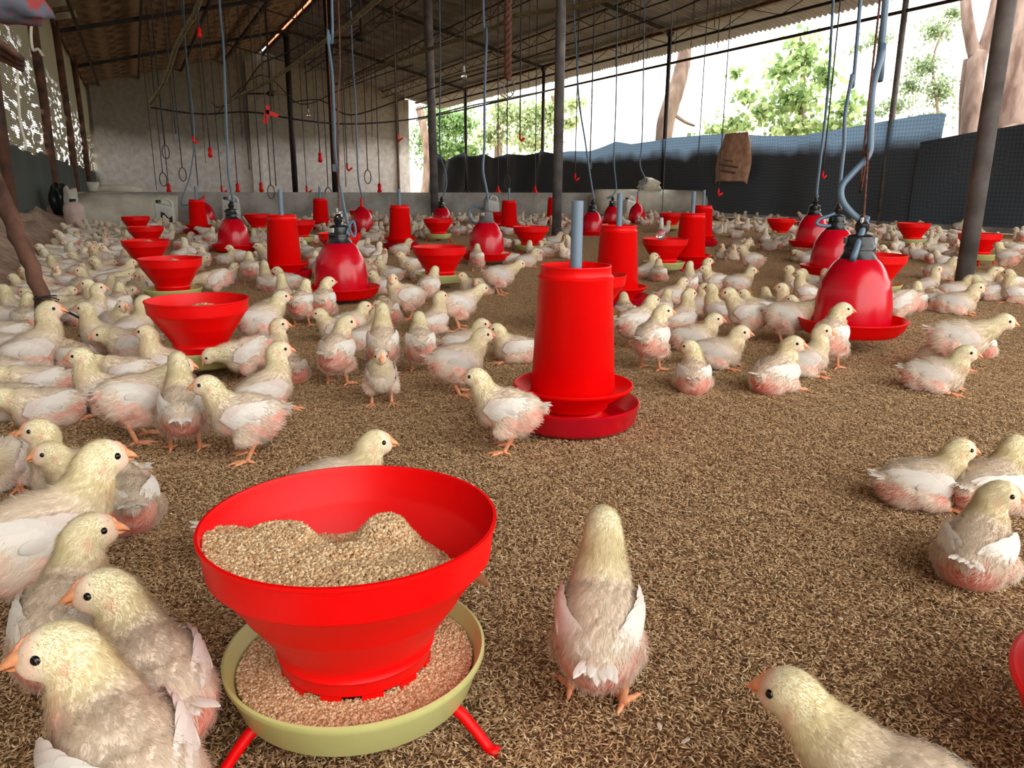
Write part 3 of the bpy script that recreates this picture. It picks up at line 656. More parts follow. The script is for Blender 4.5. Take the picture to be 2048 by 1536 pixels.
# ------------------------------------------------------------------ bell drinkers
def bell_parts(root, n=64, capped=True, grey=False):
    pan = MB().lathe([(0.13, 0.040), (0.150, 0.012), (0.172, 0.006), (0.196, 0.030), (0.206, 0.058), (0.2105, 0.061), (0.2105, 0.066), (0.206, 0.067), (0.200, 0.060), (0.190, 0.034), (0.170, 0.018), (0.150, 0.026), (0.143, 0.05)], n)
    obj('trough', autosmooth(pan.me('trough', M['red'])), root)
    dome = [(0.146, 0.035)]
    for k in range(17):
        t = k/16; a = t*math.pi/2*0.9
        dome.append((0.146*math.cos(a)**0.84 if k else 0.146, 0.08+0.245*math.sin(a)))
    dome += [(0.045, 0.332), (0.04, 0.328), (0.13, 0.22), (0.14, 0.09), (0.141, 0.035)]
    obj('bell', autosmooth(MB().lathe(dome, n).me('bell', M['crimson'])), root)
    cm = M['steel2'] if grey else M['black']
    if capped:
        cp = MB().lathe([(0.066, 0.300), (0.070, 0.303), (0.058, 0.326), (0.057, 0.336), (0.059, 0.338), (0.058, 0.350), (0.055, 0.354), (0.050, 0.388), (0.044, 0.393), (0.030, 0.398), (0.0, 0.398)], 32)
        cp.tube([(0, 0, 0.395), (0, 0, 0.405), (0, 0, 0.414), (0, 0, 0.436), (0, 0, 0.45), (0, 0, 0.47)], [0.02, 0.02, 0.026, 0.026, 0.014, 0.009], 14)
        obj('valve_cap', autosmooth(cp.me('valve_cap', cm), 35), root)
        for a in (0.6, 3.7): MB().box((0.05*math.cos(a), 0.05*math.sin(a), 0.372), (0.02, 0.028, 0.024), Matrix.Rotation(a, 3, 'Z')).build('label_tab', M['white_plastic'] if a > 1 else cm, root)
    else:
        cp = MB().tube([(0, 0, 0.30), (0, 0, 0.325), (0, 0, 0.35), (0, 0, 0.40), (0, 0, 0.43), (0, 0, 0.46)], [0.06, 0.035, 0.016, 0.011, 0.016, 0.006], 16)
        obj('neck', autosmooth(cp.me('neck', M['red'])), root)
BD = [  # dome centre x, trough bottom y, depth by dome width, capped, label
 (684, 612, 105, True, 'large crimson bell drinker left of centre with rows of chicks around'),
 (469, 513, 61, True, 'crimson bell drinker hanging before a white jerrycan at the left'),
 (725, 474, 45, False, 'plum red bell drinker with a red hook, behind the large bell drinker'),
 (973, 529, 71, True, 'grey-capped crimson drinker in the middle with a looped hose'),
 (1183, 492, 44, True, 'dark crimson drinker between the two big tube feeders'),
 (1223, 470, 34, True, 'small crimson drinker hidden behind the second big tube feeder'),
 (1273, 449, 33, False, 'teardrop shaped red drinker hanging at the rolled white sheet'),
 (884, 466, 38, True, 'crimson drinker peeking over a cone feeder by the dark post'),
 (1623, 498, 61, True, 'farthest of the three crimson drinkers lined up at the right'),
 (1664, 556, 86, True, 'middle one of the three crimson drinkers lined up at the right'),
 (1701, 687, 145, True, 'largest crimson bell drinker at the right with a thick blue hose'),
 (413, 462, 36, False, 'crimson drinker half hidden by the leftmost tube feeder')]
b0 = {}; DRINK = []
for i, (px, py, w, cap_, lb) in enumerate(BD):
    Z = CF*0.292*1.06/w; q = AZ(px, py-0.22*w, Z); p = Vector((q.x, q.y, 0)); hz = min(0.10, max(0.0, CH-(py-374)*(Z-0.2)/1610))
    key = (cap_, i == 3)
    if key not in b0: r = empty('bell_drinker', p); bell_parts(r, capped=cap_, grey=(i == 3)); remember(r); b0[key] = r
    else: r = copy_tree(b0[key]); r.rotation_euler[2] = random.uniform(0, 6)
    r.location = (p.x, p.y, hz); r.scale = (1.06,)*3; tag(r, lb, 'drinker', 'hanging bell drinkers'); OBST.append((p.x, p.y, 0.22)); DRINK.append(r.location.copy())
# the drinker cut by the right edge of the frame
p = G(2492, 1452, 0.14); r = empty('bell_drinker', (p.x, p.y, 0.05)); bell_parts(r); tag(r, 'crimson drinker trough cut off at the right edge near the camera', 'drinker'); OBST.append((p.x, p.y, 0.22))
r.location.z = 0.08

# ------------------------------------------------------------------ hoses, cords and pipes
def tube_px(name, pts, r, m, label, cat, group=None, k=5, n=8):
    """pts: (px, py, depth) joined by a smooth tube"""
    P = [AZ(*p) for p in pts]; o0 = P[0].copy()
    o = MB().tube(spline([p-o0 for p in P], k), r, n).build(name, m, smooth=True, loc=o0)
    return tag(o, label, cat, group)
def top_z(p):                       # roof height above a point
    return roof_z(p.x)-0.03
def hose_to(i, pts, r, label, roofpt=True):
    Z = depth((DRINK[i].x, DRINK[i].y, 0.5))
    a = [(x, y, Z+dz) for x, y, dz in pts]
    P = [AZ(*p) for p in a]
    P.insert(0, Vector((P[0].x+0.05, P[0].y+0.2, top_z(P[0])))) if roofpt else None
    P.append(DRINK[i]+Vector((0.02, 0, 0.49 if BD[i][3] else 0.47)))
    o = MB().tube(spline(P, 6), r, 8).build('hose', M['hose'], smooth=True); return tag(o, label, 'hose', 'drinker hoses')
hose_to(0, [(663, -20, 0), (655, 60, 0), (664, 140, 0), (668, 230, 0), (672, 320, 0), (684, 390, 0), (694, 440, 0), (706, 473, 0), (711, 462, .03), (706, 442, .03), (697, 456, 0), (691, 476, 0), (686, 490, 0)], 0.0075, 'blue-grey hose dropping from the roof and looping beside the large left drinker')
hose_to(10, [(1772, -10, 0), (1766, 90, 0), (1745, 180, 0), (1741, 270, 0), (1737, 310, 0), (1706, 345, 0), (1684, 372, 0), (1684, 400, 0), (1702, 425, 0), (1724, 445, 0), (1727, 468, 0), (1714, 495, 0), (1707, 515, -.04)], 0.014, 'thick blue-grey hose bending in an S down to the largest right drinker')
hose_to(3, [(966, -10, 0), (973, 60, 0), (970, 150, 0), (969, 230, 0), (969, 290, 0), (966, 340, 0), (974, 385, 0), (976, 420, 0), (965, 418, .1), (946, 412, .1), (938, 428, .1), (946, 445, .1), (960, 444, .05)], 0.011, 'grey hose with a round loop above the grey-capped drinker')
hose_to(1, [(438, -10, 0), (446, 80, 0), (450, 180, 0), (454, 280, 0), (457, 350, 0), (466, 400, 0)], 0.011, 'slim blue hose hanging to the left drinker before the jerrycan')
hose_to(2, [(702, 40, 0), (706, 130, 0), (711, 210, 0), (714, 300, 0), (717, 360, 0)], 0.011, 'wavy grey hose down to the plum red drinker')
hose_to(7, [(880, 60, 0), (880, 180, 0), (880, 300, 0), (890, 340, 0), (893, 370, 0)], 0.012, 'thin dark hose with a bow over the drinker by the dark post')
hose_to(4, [(1148, 0, 0), (1152, 90, 0), (1158, 200, 0), (1170, 280, 0), (1180, 350, 0)], 0.012, 'thin slanting hose to the drinker between the big tube feeders')
hose_to(5, [(1234, 60, 0), (1232, 200, 0), (1228, 320, 0), (1232, 380, 0), (1215, 396, 0)], 0.012, 'hose hanging over the small drinker behind the second tube feeder')
hose_to(6, [(1287, 140, 0), (1284, 280, 0), (1280, 330, 0), (1290, 360, 0), (1276, 385, 0)], 0.012, 'kinked hose above the teardrop drinker')
hose_to(8, [(1666, 10, 0), (1660, 120, 0), (1652, 220, 0), (1642, 310, 0), (1634, 380, 0)], 0.013, 'dark hose dropping to the farthest of the three right drinkers')
hose_to(9, [(1716, 60, 0), (1704, 150, 0), (1690, 230, 0), (1688, 290, 0), (1680, 370, 0), (1676, 420, 0), (1640, 438, 0), (1634, 448, 0), (1654, 452, 0), (1666, 445, 0)], 0.013, 'grey hose making a flat loop at the middle right drinker')
hose_to(11, [(366, -10, 0), (372, 100, 0), (383, 200, 0), (388, 280, 0), (380, 350, 0), (362, 405, 0), (380, 408, 0)], 0.011, 'blue hose curving in beside the leftmost tube feeder')

def cord(px, y0, y1, Z, end=None, wob=0.02, label=None, m='cable', r=0.006, grp='cords hanging from the roof'):
    a, b = AZ(px, y1, Z), None
    zt = top_z(a); n = 9
    P = [Vector((a.x+wob*noise.noise(Vector((px, t*5, 0)))*(1-t/n), a.y+wob*noise.noise(Vector((px, t*5, 9))), zt+(a.z-zt)*t/n)) for t in range(n+1)]
    o0 = P[-1].copy()
    root = empty('hanging_wire', o0)
    MB().tube(spline([p-o0 for p in P], 3), r, 6).build('cord', M[m], root, True)
    s = Z/14
    if end == 'clip':
        MB().tube([(0, 0, 0.05*s), (0, 0, 0.02*s), (0, 0, -0.05*s), (0, 0, -0.10*s), (0, 0, -0.13*s)], [0.012*s, 0.035*s, 0.03*s, 0.045*s, 0.02*s], 8).build('clip', M['red'], root, True)
    elif end == 'fork':
        MB().tube([(0, 0, 0.03*s), (0, 0, -0.06*s), (0.02*s, 0, -0.10*s), (0.09*s, 0, -0.05*s)], 0.018*s, 6).build('clip', M['red'], root, True)
    elif end == 'loop':
        q = [(0.06*s*math.sin(t), 0, -0.12*s+0.12*s*math.cos(t)) for t in [k*2*math.pi/12 for k in range(13)]]
        MB().tube(q, 0.008*s, 6).build('loop', M['cable'], root, True)
    elif end == 'bell':
        MB().lathe([(0.0, 0.06*s), (0.015*s, 0.05*s), (0.02*s, 0), (0.07*s, -0.08*s), (0.055*s, -0.14*s), (0.0, -0.15*s)], 14).build('plug', M['red'], root, True)
    elif end == 'box':
        MB().box((0, 0, -0.05*s), (0.06*s, 0.05*s, 0.13*s)).build('switch_box', M['black'], root)
    elif end == 'bulb':
        MB().tube([(0, 0, 0.10), (0, 0, 0.02)], [0.012, 0.02], 10).build('holder', M['white_plastic'], root, True)
        MB().ball((0, 0, -0.03), (0.036, 0.036, 0.045), 10, 14).build('bulb', M['glass'], root, True)
    tag(root, label, 'hanging cord', grp); return root
cords = [  # px, bottom py, depth, end, label
 (313, 380, 26, None, 'dark cord at the left end of the white wall, reaching the low wall'), (330, 290, 15, 'loop', 'cord with coiled loop left on the white wall'),
 (325, 345, 20, 'loop', 'cord with long loop low on the white wall at the left'), (337, 372, 22, 'clip', 'cord ending in a red clip at the low wall, left'),
 (352, 270, 13, 'box', 'cord with a small white-black connector, left on the wall'), (364, 335, 18, 'loop', 'cord with a narrow loop left of the blue hose'),
 (398, 60, 9, 'clip', 'cord with an orange clip high against the dark roof'), (386, 275, 11, 'fork', 'cord with orange fork clip beside the curving blue hose'),
 (396, 372, 18, None, 'straight thin cord to the top of the low wall'), (420, 300, 14, 'clip', 'cord with a bright red clip and loop on the white wall'),
 (443, 375, 22, 'fork', 'cord with a small red fork by the second hose'), (475, 372, 20, 'clip', 'wavy cord with red clip at the low wall'),
 (499, 340, 20, None, 'short dark cord left of the wall pilaster'), (522, 370, 18, 'clip', 'thick dark cord with a red clip on the pilaster'),
 (541, 370, 12, 'loop', 'double dark cable with a big loop by the pilaster'), (552, 372, 17, None, 'thin cord right beside the big cable loop'),
 (613, 375, 24, 'fork', 'cord with small red cross clip right of the thin post'), (640, 310, 15, 'clip', 'cord with red plastic clip on the white wall centre'),
 (656, 375, 19, 'loop', 'cord tied with a loop left of the large hose'), (692, 375, 24, None, 'cord just right of the second dark post'),
 (694, 330, 18, 'fork', 'cord with a small dark red clip on the white wall'), (735, 340, 18, 'loop', 'cord with hooked end left of the brown twisted cord'),
 (759, 372, 20, 'clip', 'cord reaching the low wall with a reddish end'), (795, 270, 14, 'fork', 'cord with a rust red clip before the corner pillar'),
 (797, 378, 14, None, 'brown twisted cord above the tube feeder by the dark post'), (860, 320, 24, None, 'cord crossing the tree trunk beyond the wall corner'),
 (929, 285, 22, None, 'short cord in front of the trees at the far corner'), (934, 380, 21, 'loop', 'cord with a curled end before the ragged tarpaulin'),
 (996, 378, 17, 'bell', 'cord ending in a red bell shaped plug before the low wall'), (1070, 378, 19, 'bell', 'cord ending in a small red and yellow plug'),
 (1014, 350, 15, 'loop', 'cord with a wire hook left of the central post'), (1040, 270, 13, 'fork', 'thin wire with a dark forked end'),
 (1180, 325, 13, 'box', 'wire carrying a small black box before the tarpaulin'), (1150, 350, 16, 'fork', 'dark cord with dull red end before the tarpaulin'),
 (1396, 325, 12, None, 'thin dark wire left of the hanging sack'), (1437, 380, 12, 'fork', 'wire with a dark red and white plug before the tarpaulin'),
 (1646, 345, 8, 'fork', 'dark cord with a red prong over the three right drinkers'), (1734, 290, 3.6, 'box', 'black switch box on the rope of the largest right drinker'),
 (668, 330, 5.0, 'box', 'black switch box on the rope of the large left drinker'),
 (928, 148, 10, 'bulb', 'clear bulb hanging before the dark roof sheets'), (617, 228, 16, 'bulb', 'small clear bulb hanging before the white wall'),
 (1322, 462, None, 'bulb', 'clear glass bulb hanging just over a red cone feeder')]
for px, py, Z, end, lb in cords:
    if Z is None: Z = depth(G(1330, 477, 0.289))-0.02
    r = 0.0035 if Z < 6 else 0.008 if Z < 13 else 0.011
    cord(px, 0, py, Z, end, 0.12, lb, 'rope' if 'brown' in lb or 'rope' in lb else 'cable', r)
# many faint strings against the dark roof and wall, too thin to tell apart singly
s = MB(); rs = random.Random(5)
for k in range(46):
    px = rs.uniform(300, 830); Z = rs.uniform(14, 30); a = AZ(px, rs.uniform(120, 330), Z)
    if a.x < XL+0.3 or a.y > YB-0.3: continue
    zt = top_z(a); s.tube([(a.x, a.y, zt), (a.x+rs.uniform(-.05, .05), a.y, (zt+a.z)/2), (a.x, a.y, a.z)], 0.007, 4)
for k in range(22):
    px = rs.uniform(830, 1500); Z = rs.uniform(11, 22); a = AZ(px, rs.uniform(40, 180), Z)
    if a.x > XR-0.2: continue
    zt = top_z(a); s.tube([(a.x, a.y, zt), (a.x, a.y, a.z)], 0.006, 4)
tag(s.build('strings', M['dark_rope']), 'faint tangle of thin strings hanging from the roof', 'string', kind='stuff')
# ropes of the two big drinkers with white clamps
for i, (pts, lb) in {0: ([(676, -20), (676, 200), (677, 330), (677, 420)], 'dark red rope with white clamps holding the large left drinker'), 10: ([(1738, 200), (1736, 300), (1731, 380), (1727, 440)], 'brown rope with a white clamp holding the largest right drinker')}.items():
    Z = depth((DRINK[i].x, DRINK[i].y, 0.6)); P = [AZ(x, y, Z) for x, y in pts]
    P.insert(0, Vector((P[0].x, P[0].y, top_z(P[0])))); P.append(DRINK[i]+Vector((0, 0, 0.485)))
    e = empty('drinker_rope', DRINK[i]); o0 = Vector(DRINK[i])
    MB().tube(spline([p-o0 for p in P], 6), 0.005, 6).build('rope', M['rope'], e, True)
    for k in range(2):
        c = P[-2]-o0+Vector((0.004, 0, -0.015-0.045*k)); b = MB().box(c, (0.034, 0.01, 0.012)); b.box(c+Vector((-0.012, 0, 0.012)), (0.008, 0.01, 0.026)).box(c+Vector((0.012, 0, -0.01)), (0.008, 0.01, 0.026))
        b.build('clamp', M['white_plastic'], e)
    tag(e, lb, 'rope')
# thick twisted rope with a wire hook
e = empty('twisted_rope', AZ(1016, 158, 6.5)); Z = 6.5; top = AZ(1016, -60, Z)-e.location
for ph in (0, math.pi):
    P = [Vector((0.018*math.cos(ph+t*1.05), 0.018*math.sin(ph+t*1.05), 0))+top*(t/46) for t in range(47)]
    P.append(Vector((P[-1].x, P[-1].y, top.z+1.6))); MB().tube(P, 0.019, 8).build('strand', M['rope'], e, True)
MB().tube([Vector((0.05*math.sin(t)+0.01, 0, -0.07+0.07*math.cos(t))) for t in [k*2*math.pi/16 for k in range(17)]], 0.005, 6).build('ring', M['steel2'], e, True)
MB().tube([(0.03, 0, -0.1), (0.06, 0, -0.14), (0.0, 0, -0.16), (-0.08, 0, -0.12), (-0.07, 0, -0.05)], 0.005, 6).build('hook', M['steel2'], e, True)
tag(e, 'thick brown twisted rope with wire hook hanging near the top centre', 'rope')
# overhead pipes and cables
tube_px('overhead_pipe', [(300, 207, 14.5), (322, 175, 13.5), (338, 140, 12.5), (350, 100, 11.4), (372, 55, 10.3), (388, 30, 9.6), (404, -14, 8.8)], 0.035, M['cream_pipe'], 'bent cream pipe climbing from the left wall cords to the roof', 'pipe')
tube_px('overhead_pipe', [(446, 208, 15.2), (480, 190, 14.6), (545, 158, 13), (600, 120, 11.8), (650, 82, 10.6), (700, 46, 9.6), (765, -10, 8.5)], 0.03, M['cream_pipe'], 'cream pipe rising to the upper right before the dark roof', 'pipe')
tube_px('overhead_pipe', [(672, 168, 20), (740, 140, 17.5), (826, 110, 15.5), (900, 84, 14), (945, 74, 13.2), (1000, 50, 12.2), (1030, 32, 11.6), (1140, 16, 10.6), (1240, -8, 9.6)], 0.035, M['cream_pipe'], 'long sagging cream pipe with tied strings across the right slope', 'pipe')
tube_px('overhead_cable', [(424, 205, 17), (440, 215, 17), (480, 185, 15), (520, 130, 13.5), (560, 112, 12), (620, 78, 11), (700, 20, 9), (730, -20, 8.6)], 0.012, M['cable'], 'dark cable looping along the rising cream pipe', 'cable')
tube_px('overhead_cable', [(302, 215, 19), (400, 228, 19), (500, 224, 19), (600, 240, 19), (700, 248, 19.5), (826, 238, 20.5), (940, 212, 22), (1112, 178, 24)], 0.02, M['cable'], 'long dark cable strung across the white wall', 'cable')
tube_px('overhead_cable', [(582, 205, 18), (640, 200, 17), (700, 230, 16), (800, 200, 15), (900, 165, 14), (1000, 135, 13), (1100, 100, 12.4), (1300, 40, 11), (1420, -10, 10)], 0.012, M['cable'], 'dark cable sagging under the right roof slope', 'cable')
tube_px('overhead_cable', [(430, 232, 22), (520, 150, 20), (600, 208, 20), (680, 180, 19), (760, 150, 18), (826, 130, 17)], 0.012, M['cable'], 'tangled cable beside the first dark posts', 'cable')
o = tube_px('overhead_pipe', [(860, 168, 19), (960, 138, 17), (1100, 108, 15), (1230, 82, 13.6), (1400, 40, 12.2), (1560, -10, 11)], 0.022, M['cream_pipe'], 'thin pale rod slung under the right roof slope', 'pipe')
# fans
for px, py, Z, lb in ((722, 74, 13, 'dark ceiling fan silhouetted under the roof left of centre'), (542, 187, 22, 'small dark ceiling fan before the back wall')):
    p = AZ(px, py, Z); e = empty('ceiling_fan', p, 0.3)
    MB().tube([(0, 0, 0.02), (0, 0, top_z(p)-p.z)], 0.018, 8).build('rod', M['steel'], e, True)
    MB().lathe([(0, -0.08), (0.09, -0.06), (0.12, 0), (0.09, 0.05), (0.0, 0.09)], 20).build('motor', M['steel'], e, True)
    for k in range(3):
        a = k*2*math.pi/3+0.2; MB().box((0.42*math.cos(a), 0.42*math.sin(a), 0), (0.62, 0.13, 0.012), Matrix.Rotation(a, 3, 'Z') @ Matrix.Rotation(0.2, 3, 'X')).build('blade', M['rust'], e)
    tag(e, lb, 'fan')
# red plastic V bracket on the cable
p = AZ(533, 245, 12); b = MB(); b.bar((-0.02, 0, -0.02), (0.03, 0, 0.25), 0.05, 0.07).bar((0.0, 0, 0.16), (0.18, 0, 0.10), 0.05, 0.06)
tag(b.build('red_bracket', M['red'], loc=p), 'bright orange-red plastic bracket hung high before the white wall', 'bracket')

# ------------------------------------------------------------------ things by the low wall
def jerrycan(px, py, s, label, rz=0.0, dark=False, lying=0.0):
    p = G(px, py, 0); e = empty('jerrycan', (p.x, p.y, 0), -CY+rz)
    hw, hd, h = 0.105*s, 0.065*s, 0.31*s
    bm = bmesh.new()
    bmesh.ops.create_cube(bm, size=1); bmesh.ops.scale(bm, vec=(hw*2, hd*2, h), verts=bm.verts); bmesh.ops.translate(bm, vec=(0, 0, h/2), verts=bm.verts)
    for v in bm.verts:
        if v.co.z > h*0.9 and v.co.x > 0: v.co.z -= 0.05*s
    bmesh.ops.bevel(bm, geom=bm.edges[:], offset=0.025*s, segments=3, profile=0.6, affect='EDGES')
    me = bpy.data.meshes.new('can_body'); bm.to_mesh(me); bm.free(); me.materials.append(M['white_plastic']); autosmooth(me, 50); obj('can_body', me, e)
    rb = MB()
    for k in range(5): rb.box((0, 0, 0.05*s+k*0.035*s), (hw*2.02, hd*2.02, 0.008*s))
    rb.build('ribs', M['white_plastic'], e)
    MB().tube(spline([(0.085*s, 0, h*0.80), (0.088*s, 0, h*0.98), (0.05*s, 0, h*1.10), (0.0, 0, h*1.12), (-0.02*s, 0, h*0.98)], 4), 0.016*s, 10).build('handle', M['white_plastic'], e, True)
    MB().lathe([(0.028*s, h*0.97), (0.028*s, h*1.07), (0.024*s, h*1.09), (0, h*1.09)], 20, c=(-0.062*s, 0, 0)).build('cap', M['black'], e, True)
    if dark:
        L = MB().add([(-0.02*s, -hd*1.04, h*0.12), (0.085*s, -hd*1.04, h*0.10), (0.09*s, -hd*1.04, h*0.5), (0.05*s, -hd*1.04, h*0.42), (0.0*s, -hd*1.04, h*0.62), (-0.035*s, -hd*1.04, h*0.66), (-0.04*s, -hd*1.04, h*0.42)], [tuple(range(7))])
        L.build('label', M['label'], e)
    tag(e, label, 'jerrycan', 'jerrycans along the low wall'); return e
jerrycan(333, 458, 1.28, 'white jerrycan with a black printed shape beside the leftmost tube feeder', 0.25, True)
jerrycan(465, 447, 1.35, 'white jerrycan with open handle behind the left hanging drinker', 0.1)
jerrycan(655, 438, 1.2, 'white jerrycan behind the tube feeder at the low wall', 0.0)
jerrycan(983, 440, 1.35, 'white jerrycan inside the hose loop, behind the grey-capped drinker', 0.4)
jerrycan(1178, 430, 1.2, 'dull white jerrycan behind the drinker at the low wall', 0.3)
jerrycan(1258, 437, 1.3, 'pale jerrycan beside the teardrop drinker', 0.6)
p = G(153, 462, 0.0); e = empty('jerrycan', (p.x, p.y, 0.02), 0.2)
MB().lathe([(0.0, 0), (0.13, 0.0), (0.14, 0.03), (0.137, 0.08), (0.142, 0.1), (0.137, 0.14), (0.142, 0.17), (0.135, 0.22), (0.142, 0.25), (0.13, 0.33), (0.09, 0.375), (0.04, 0.39), (0.04, 0.42), (0.0, 0.42)], 32).build('can_body', mat('pinkish_white_plastic', (214, 192, 182), 0.5, rgb2=(186, 160, 150), scale=6), e, True)
MB().lathe([(0.045, 0.39), (0.045, 0.43), (0.0, 0.435)], 20).build('cap', M['black'], e, True)
tag(e, 'round pinkish white ribbed can before the curled sheet at the left', 'jerrycan')
# leaning white sheet with curled end
def ruled(name, A_, B_, m, label, cat, th=0.01):
    """surface between two polylines given as world points, with thickness"""
    n = len(A_); V = []; F = []
    for a, b in zip(A_, B_):
        for t in range(7): V.append(Vector(a).lerp(Vector(b), t/6))
    for i in range(n-1):
        for t in range(6): k = i*7+t; F.append((k, k+1, k+8, k+7))
    o = mesh(name, V, F, m, True); ob = obj(name, o); md = ob.modifiers.new('s', 'SOLIDIFY'); md.thickness = th; return tag(ob, label, cat)
Aq = [(158, 388, 15.4), (178, 384, 15.35), (200, 385, 15.3), (240, 386, 15.28), (300, 388, 15.25), (356, 391, 15.22)]
Bq = [(137, 458, 13.6), (150, 470, 14.3), (200, 463, 14.7), (250, 452, 14.9), (300, 446, 15.0), (356, 444, 15.1)]
ruled('leaning_sheet', [AY(x, y, Y) for x, y, Y in Aq], [AY(x, y, Y) for x, y, Y in Bq], M['cloth_white'], 'large greyish white sheet leaning on the low wall at the left, its end curled', 'sheet')
tag(MB().tube([AY(196, 379, 15.6), AY(250, 377, 15.6), AY(284, 381, 15.6)], [0.07, 0.08, 0.05], 10).build('folded_cloth', M['cloth_white'], smooth=True), 'folded pale cloth lying on top of the low wall at the left', 'cloth')
tag(MB().lathe([(0, 0.0), (0.09, 0), (0.1, 0.16), (0.095, 0.16), (0.0, 0.15)], 20).build('white_pot', M['cloth_white'], smooth=True, loc=AY(188, 383, 15.6)), 'small white pot on the low wall by the net corner', 'pot')
# black bag with a dirty white bag hanging over it
def lumpy(c, r, m, name, seed=0, amp=0.25, sub=3):
    bm = bmesh.new(); bmesh.ops.create_icosphere(bm, subdivisions=sub, radius=1)
    for v in bm.verts:
        d = 1+amp*noise.noise(v.co*1.8+Vector((seed, seed, 0)))+amp*0.5*noise.noise(v.co*4.3+Vector((seed, 0, 3)))
        v.co = Vector((v.co.x*r[0]*d, v.co.y*r[1]*d, max(v.co.z*r[2]*d, -r[2]*0.85)))
    me = bpy.data.meshes.new(name); bm.to_mesh(me); bm.free(); me.materials.append(m); me.polygons.foreach_set('use_smooth', [True]*len(me.polygons)); return obj(name, me, None, c)
p = AY(126, 440, 14.2); tag(lumpy((p.x, p.y, 0.42), (0.13, 0.22, 0.27), M['blackbag'], 'black_bag', 2, 0.35), 'crumpled black plastic bag in the corner behind the round can', 'bag')
p = AY(142, 408, 14.0); tag(lumpy((p.x, p.y, p.z), (0.10, 0.10, 0.26), M['cloth_white'], 'rag', 5, 0.5), 'dirty pale rag draped over the black bag', 'rag')
# rolled white sheet and the bag on it at the right
pa, pb = AY(1186, 408, 15.15), AY(1400, 410, 15.15)
tb = MB(); tb.tube([(pa.x, 15.1, 0.30), (pa.x+0.05, 15.1, 0.32), ((pa.x+pb.x)/2, 15.12, 0.31), (pb.x-0.1, 15.1, 0.30), (pb.x, 15.1, 0.30)], [0.19, 0.285, 0.30, 0.29, 0.26], 28)
tag(tb.build('rolled_sheet', M['cloth_white'], smooth=True), 'long roll of dirty white sheeting lying against the low wall at the right', 'roll')
p = AY(1297, 385, 15.1); tag(lumpy((p.x, p.y, 0.70), (0.26, 0.2, 0.16), M['cloth_white'], 'white_bag', 8, 0.5), 'small crumpled white bag sitting on the rolled sheet', 'bag')
# sack hung on the tarpaulin
p0 = AX(1478, 268, XR-0.2); V = []; F = []; nx, nz = 16, 20
e = empty('hanging_sack', (XR-0.2, p0.y, p0.z))
for i in range(nx+1):
    for k in range(nz+1):
        t = k/nz; s_ = i/nx-0.5
        half = 0.36+0.22*math.sin(min(1, t*1.6)*math.pi/2)-0.1*max(0, t-0.6)
        V.append((-0.05-0.09*math.sin(math.pi*(i/nx))*(0.5+t)+0.03*noise.noise(Vector((s_*5, t*4, 2))), s_*2*half*0.95+0.08*t, 0.02-1.0*t-(0.06 if i in (0, nx) else 0)*t))
for i in range(nx):
    for k in range(nz): a = i*(nz+1)+k; F.append((a, a+1, a+nz+2, a+nz+1))
o = obj('sack_cloth', mesh('sack_cloth', V, F, M['sack'], True), e); md = o.modifiers.new('s', 'SOLIDIFY'); md.thickness = 0.02
pt = MB()
for k, (y, z, w, h) in enumerate(((0.05, -0.66, 0.62, 0.04), (0.06, -0.78, 0.5, 0.05), (0.06, -0.55, 0.3, 0.03))):
    pt.box((-0.19, y, z), (0.012, w, h), Matrix.Rotation(0.12, 3, 'X'))
pt.build('faded_print', mat('faded_grey_print', (104, 92, 82), 0.9, rgb2=(140, 112, 92), scale=14), e)
tag(e, 'brown woven sack hung over the top of the blue tarpaulin', 'sack')

# ------------------------------------------------------------------ left foreground bits
def limb(pts, rad, m, name, label, cat, n=12, seed=1):
    P = spline(pts, 5); k = len(P)
    rr = [rad[0]+(rad[1]-rad[0])*i/(k-1) + 0.12*rad[0]*noise.noise(Vector((i*0.8, seed, 0))) for i in range(k)]
    P = [p+Vector((noise.noise(Vector((i*.5, seed, 3)))*rad[0]*.5, 0, 0)) for i, p in enumerate(P)]
    return tag(MB().tube(P, rr, n).build(name, m, smooth=True), label, cat)
b = G(112, 668, 0.0); Zb = depth(b); 
limb([b, AZ(84, 590, Zb+0.05), AZ(56, 520, Zb+0.1), AZ(24, 440, Zb+0.16), AZ(-8, 372, Zb+0.22), AZ(-40, 300, Zb+0.3)], (0.031, 0.046), M['wood'], 'leaning_branch', 'thick reddish brown branch leaning up and out at the left edge', 'branch')
tube_px('metal_rod', [(70, 594, Zb+0.02), (72, 700, Zb-0.45)], 0.0045, M['steel'], 'thin dark rod standing upright beside the leaning branch', 'rod', k=1)
tube_px('metal_rod', [(66, 598, Zb+0.03), (100, 606, Zb-0.06), (199, 657, Zb-0.1)], 0.0055, M['steel'], 'dark rod slanting down to the right from the leaning branch', 'rod', k=2)
tube_px('metal_rod', [(190, 648, Zb-0.08), (158, 672, Zb-0.2)], 0.005, M['steel'], 'short dark rod tied to the end of the slanting rod', 'rod', k=1)
for k in range(4):
    pass
p = AZ(92, 600, Zb-0.02); tag(MB().tube([p+Vector((0.045*math.cos(t), 0.03*math.sin(t), 0.02*math.sin(t*0.3))) for t in [k*0.5 for k in range(40)]], 0.0025, 5).build('binding_wire', M['dark_rope'], smooth=True), 'dark wire bound round the leaning branch', 'wire')
Zt = 2.6
o = lumpy(AZ(20, 14, Zt), (0.11, 0.08, 0.06), mat('red_blue_patterned_cloth', (150, 60, 60), 0.8, rgb2=(90, 96, 110), scale=18, lo=0.45, hi=0.55), 'bundle', 4, 0.4)
tag(o, 'blurred red and blue cloth bundle hanging at the top left corner', 'bundle')
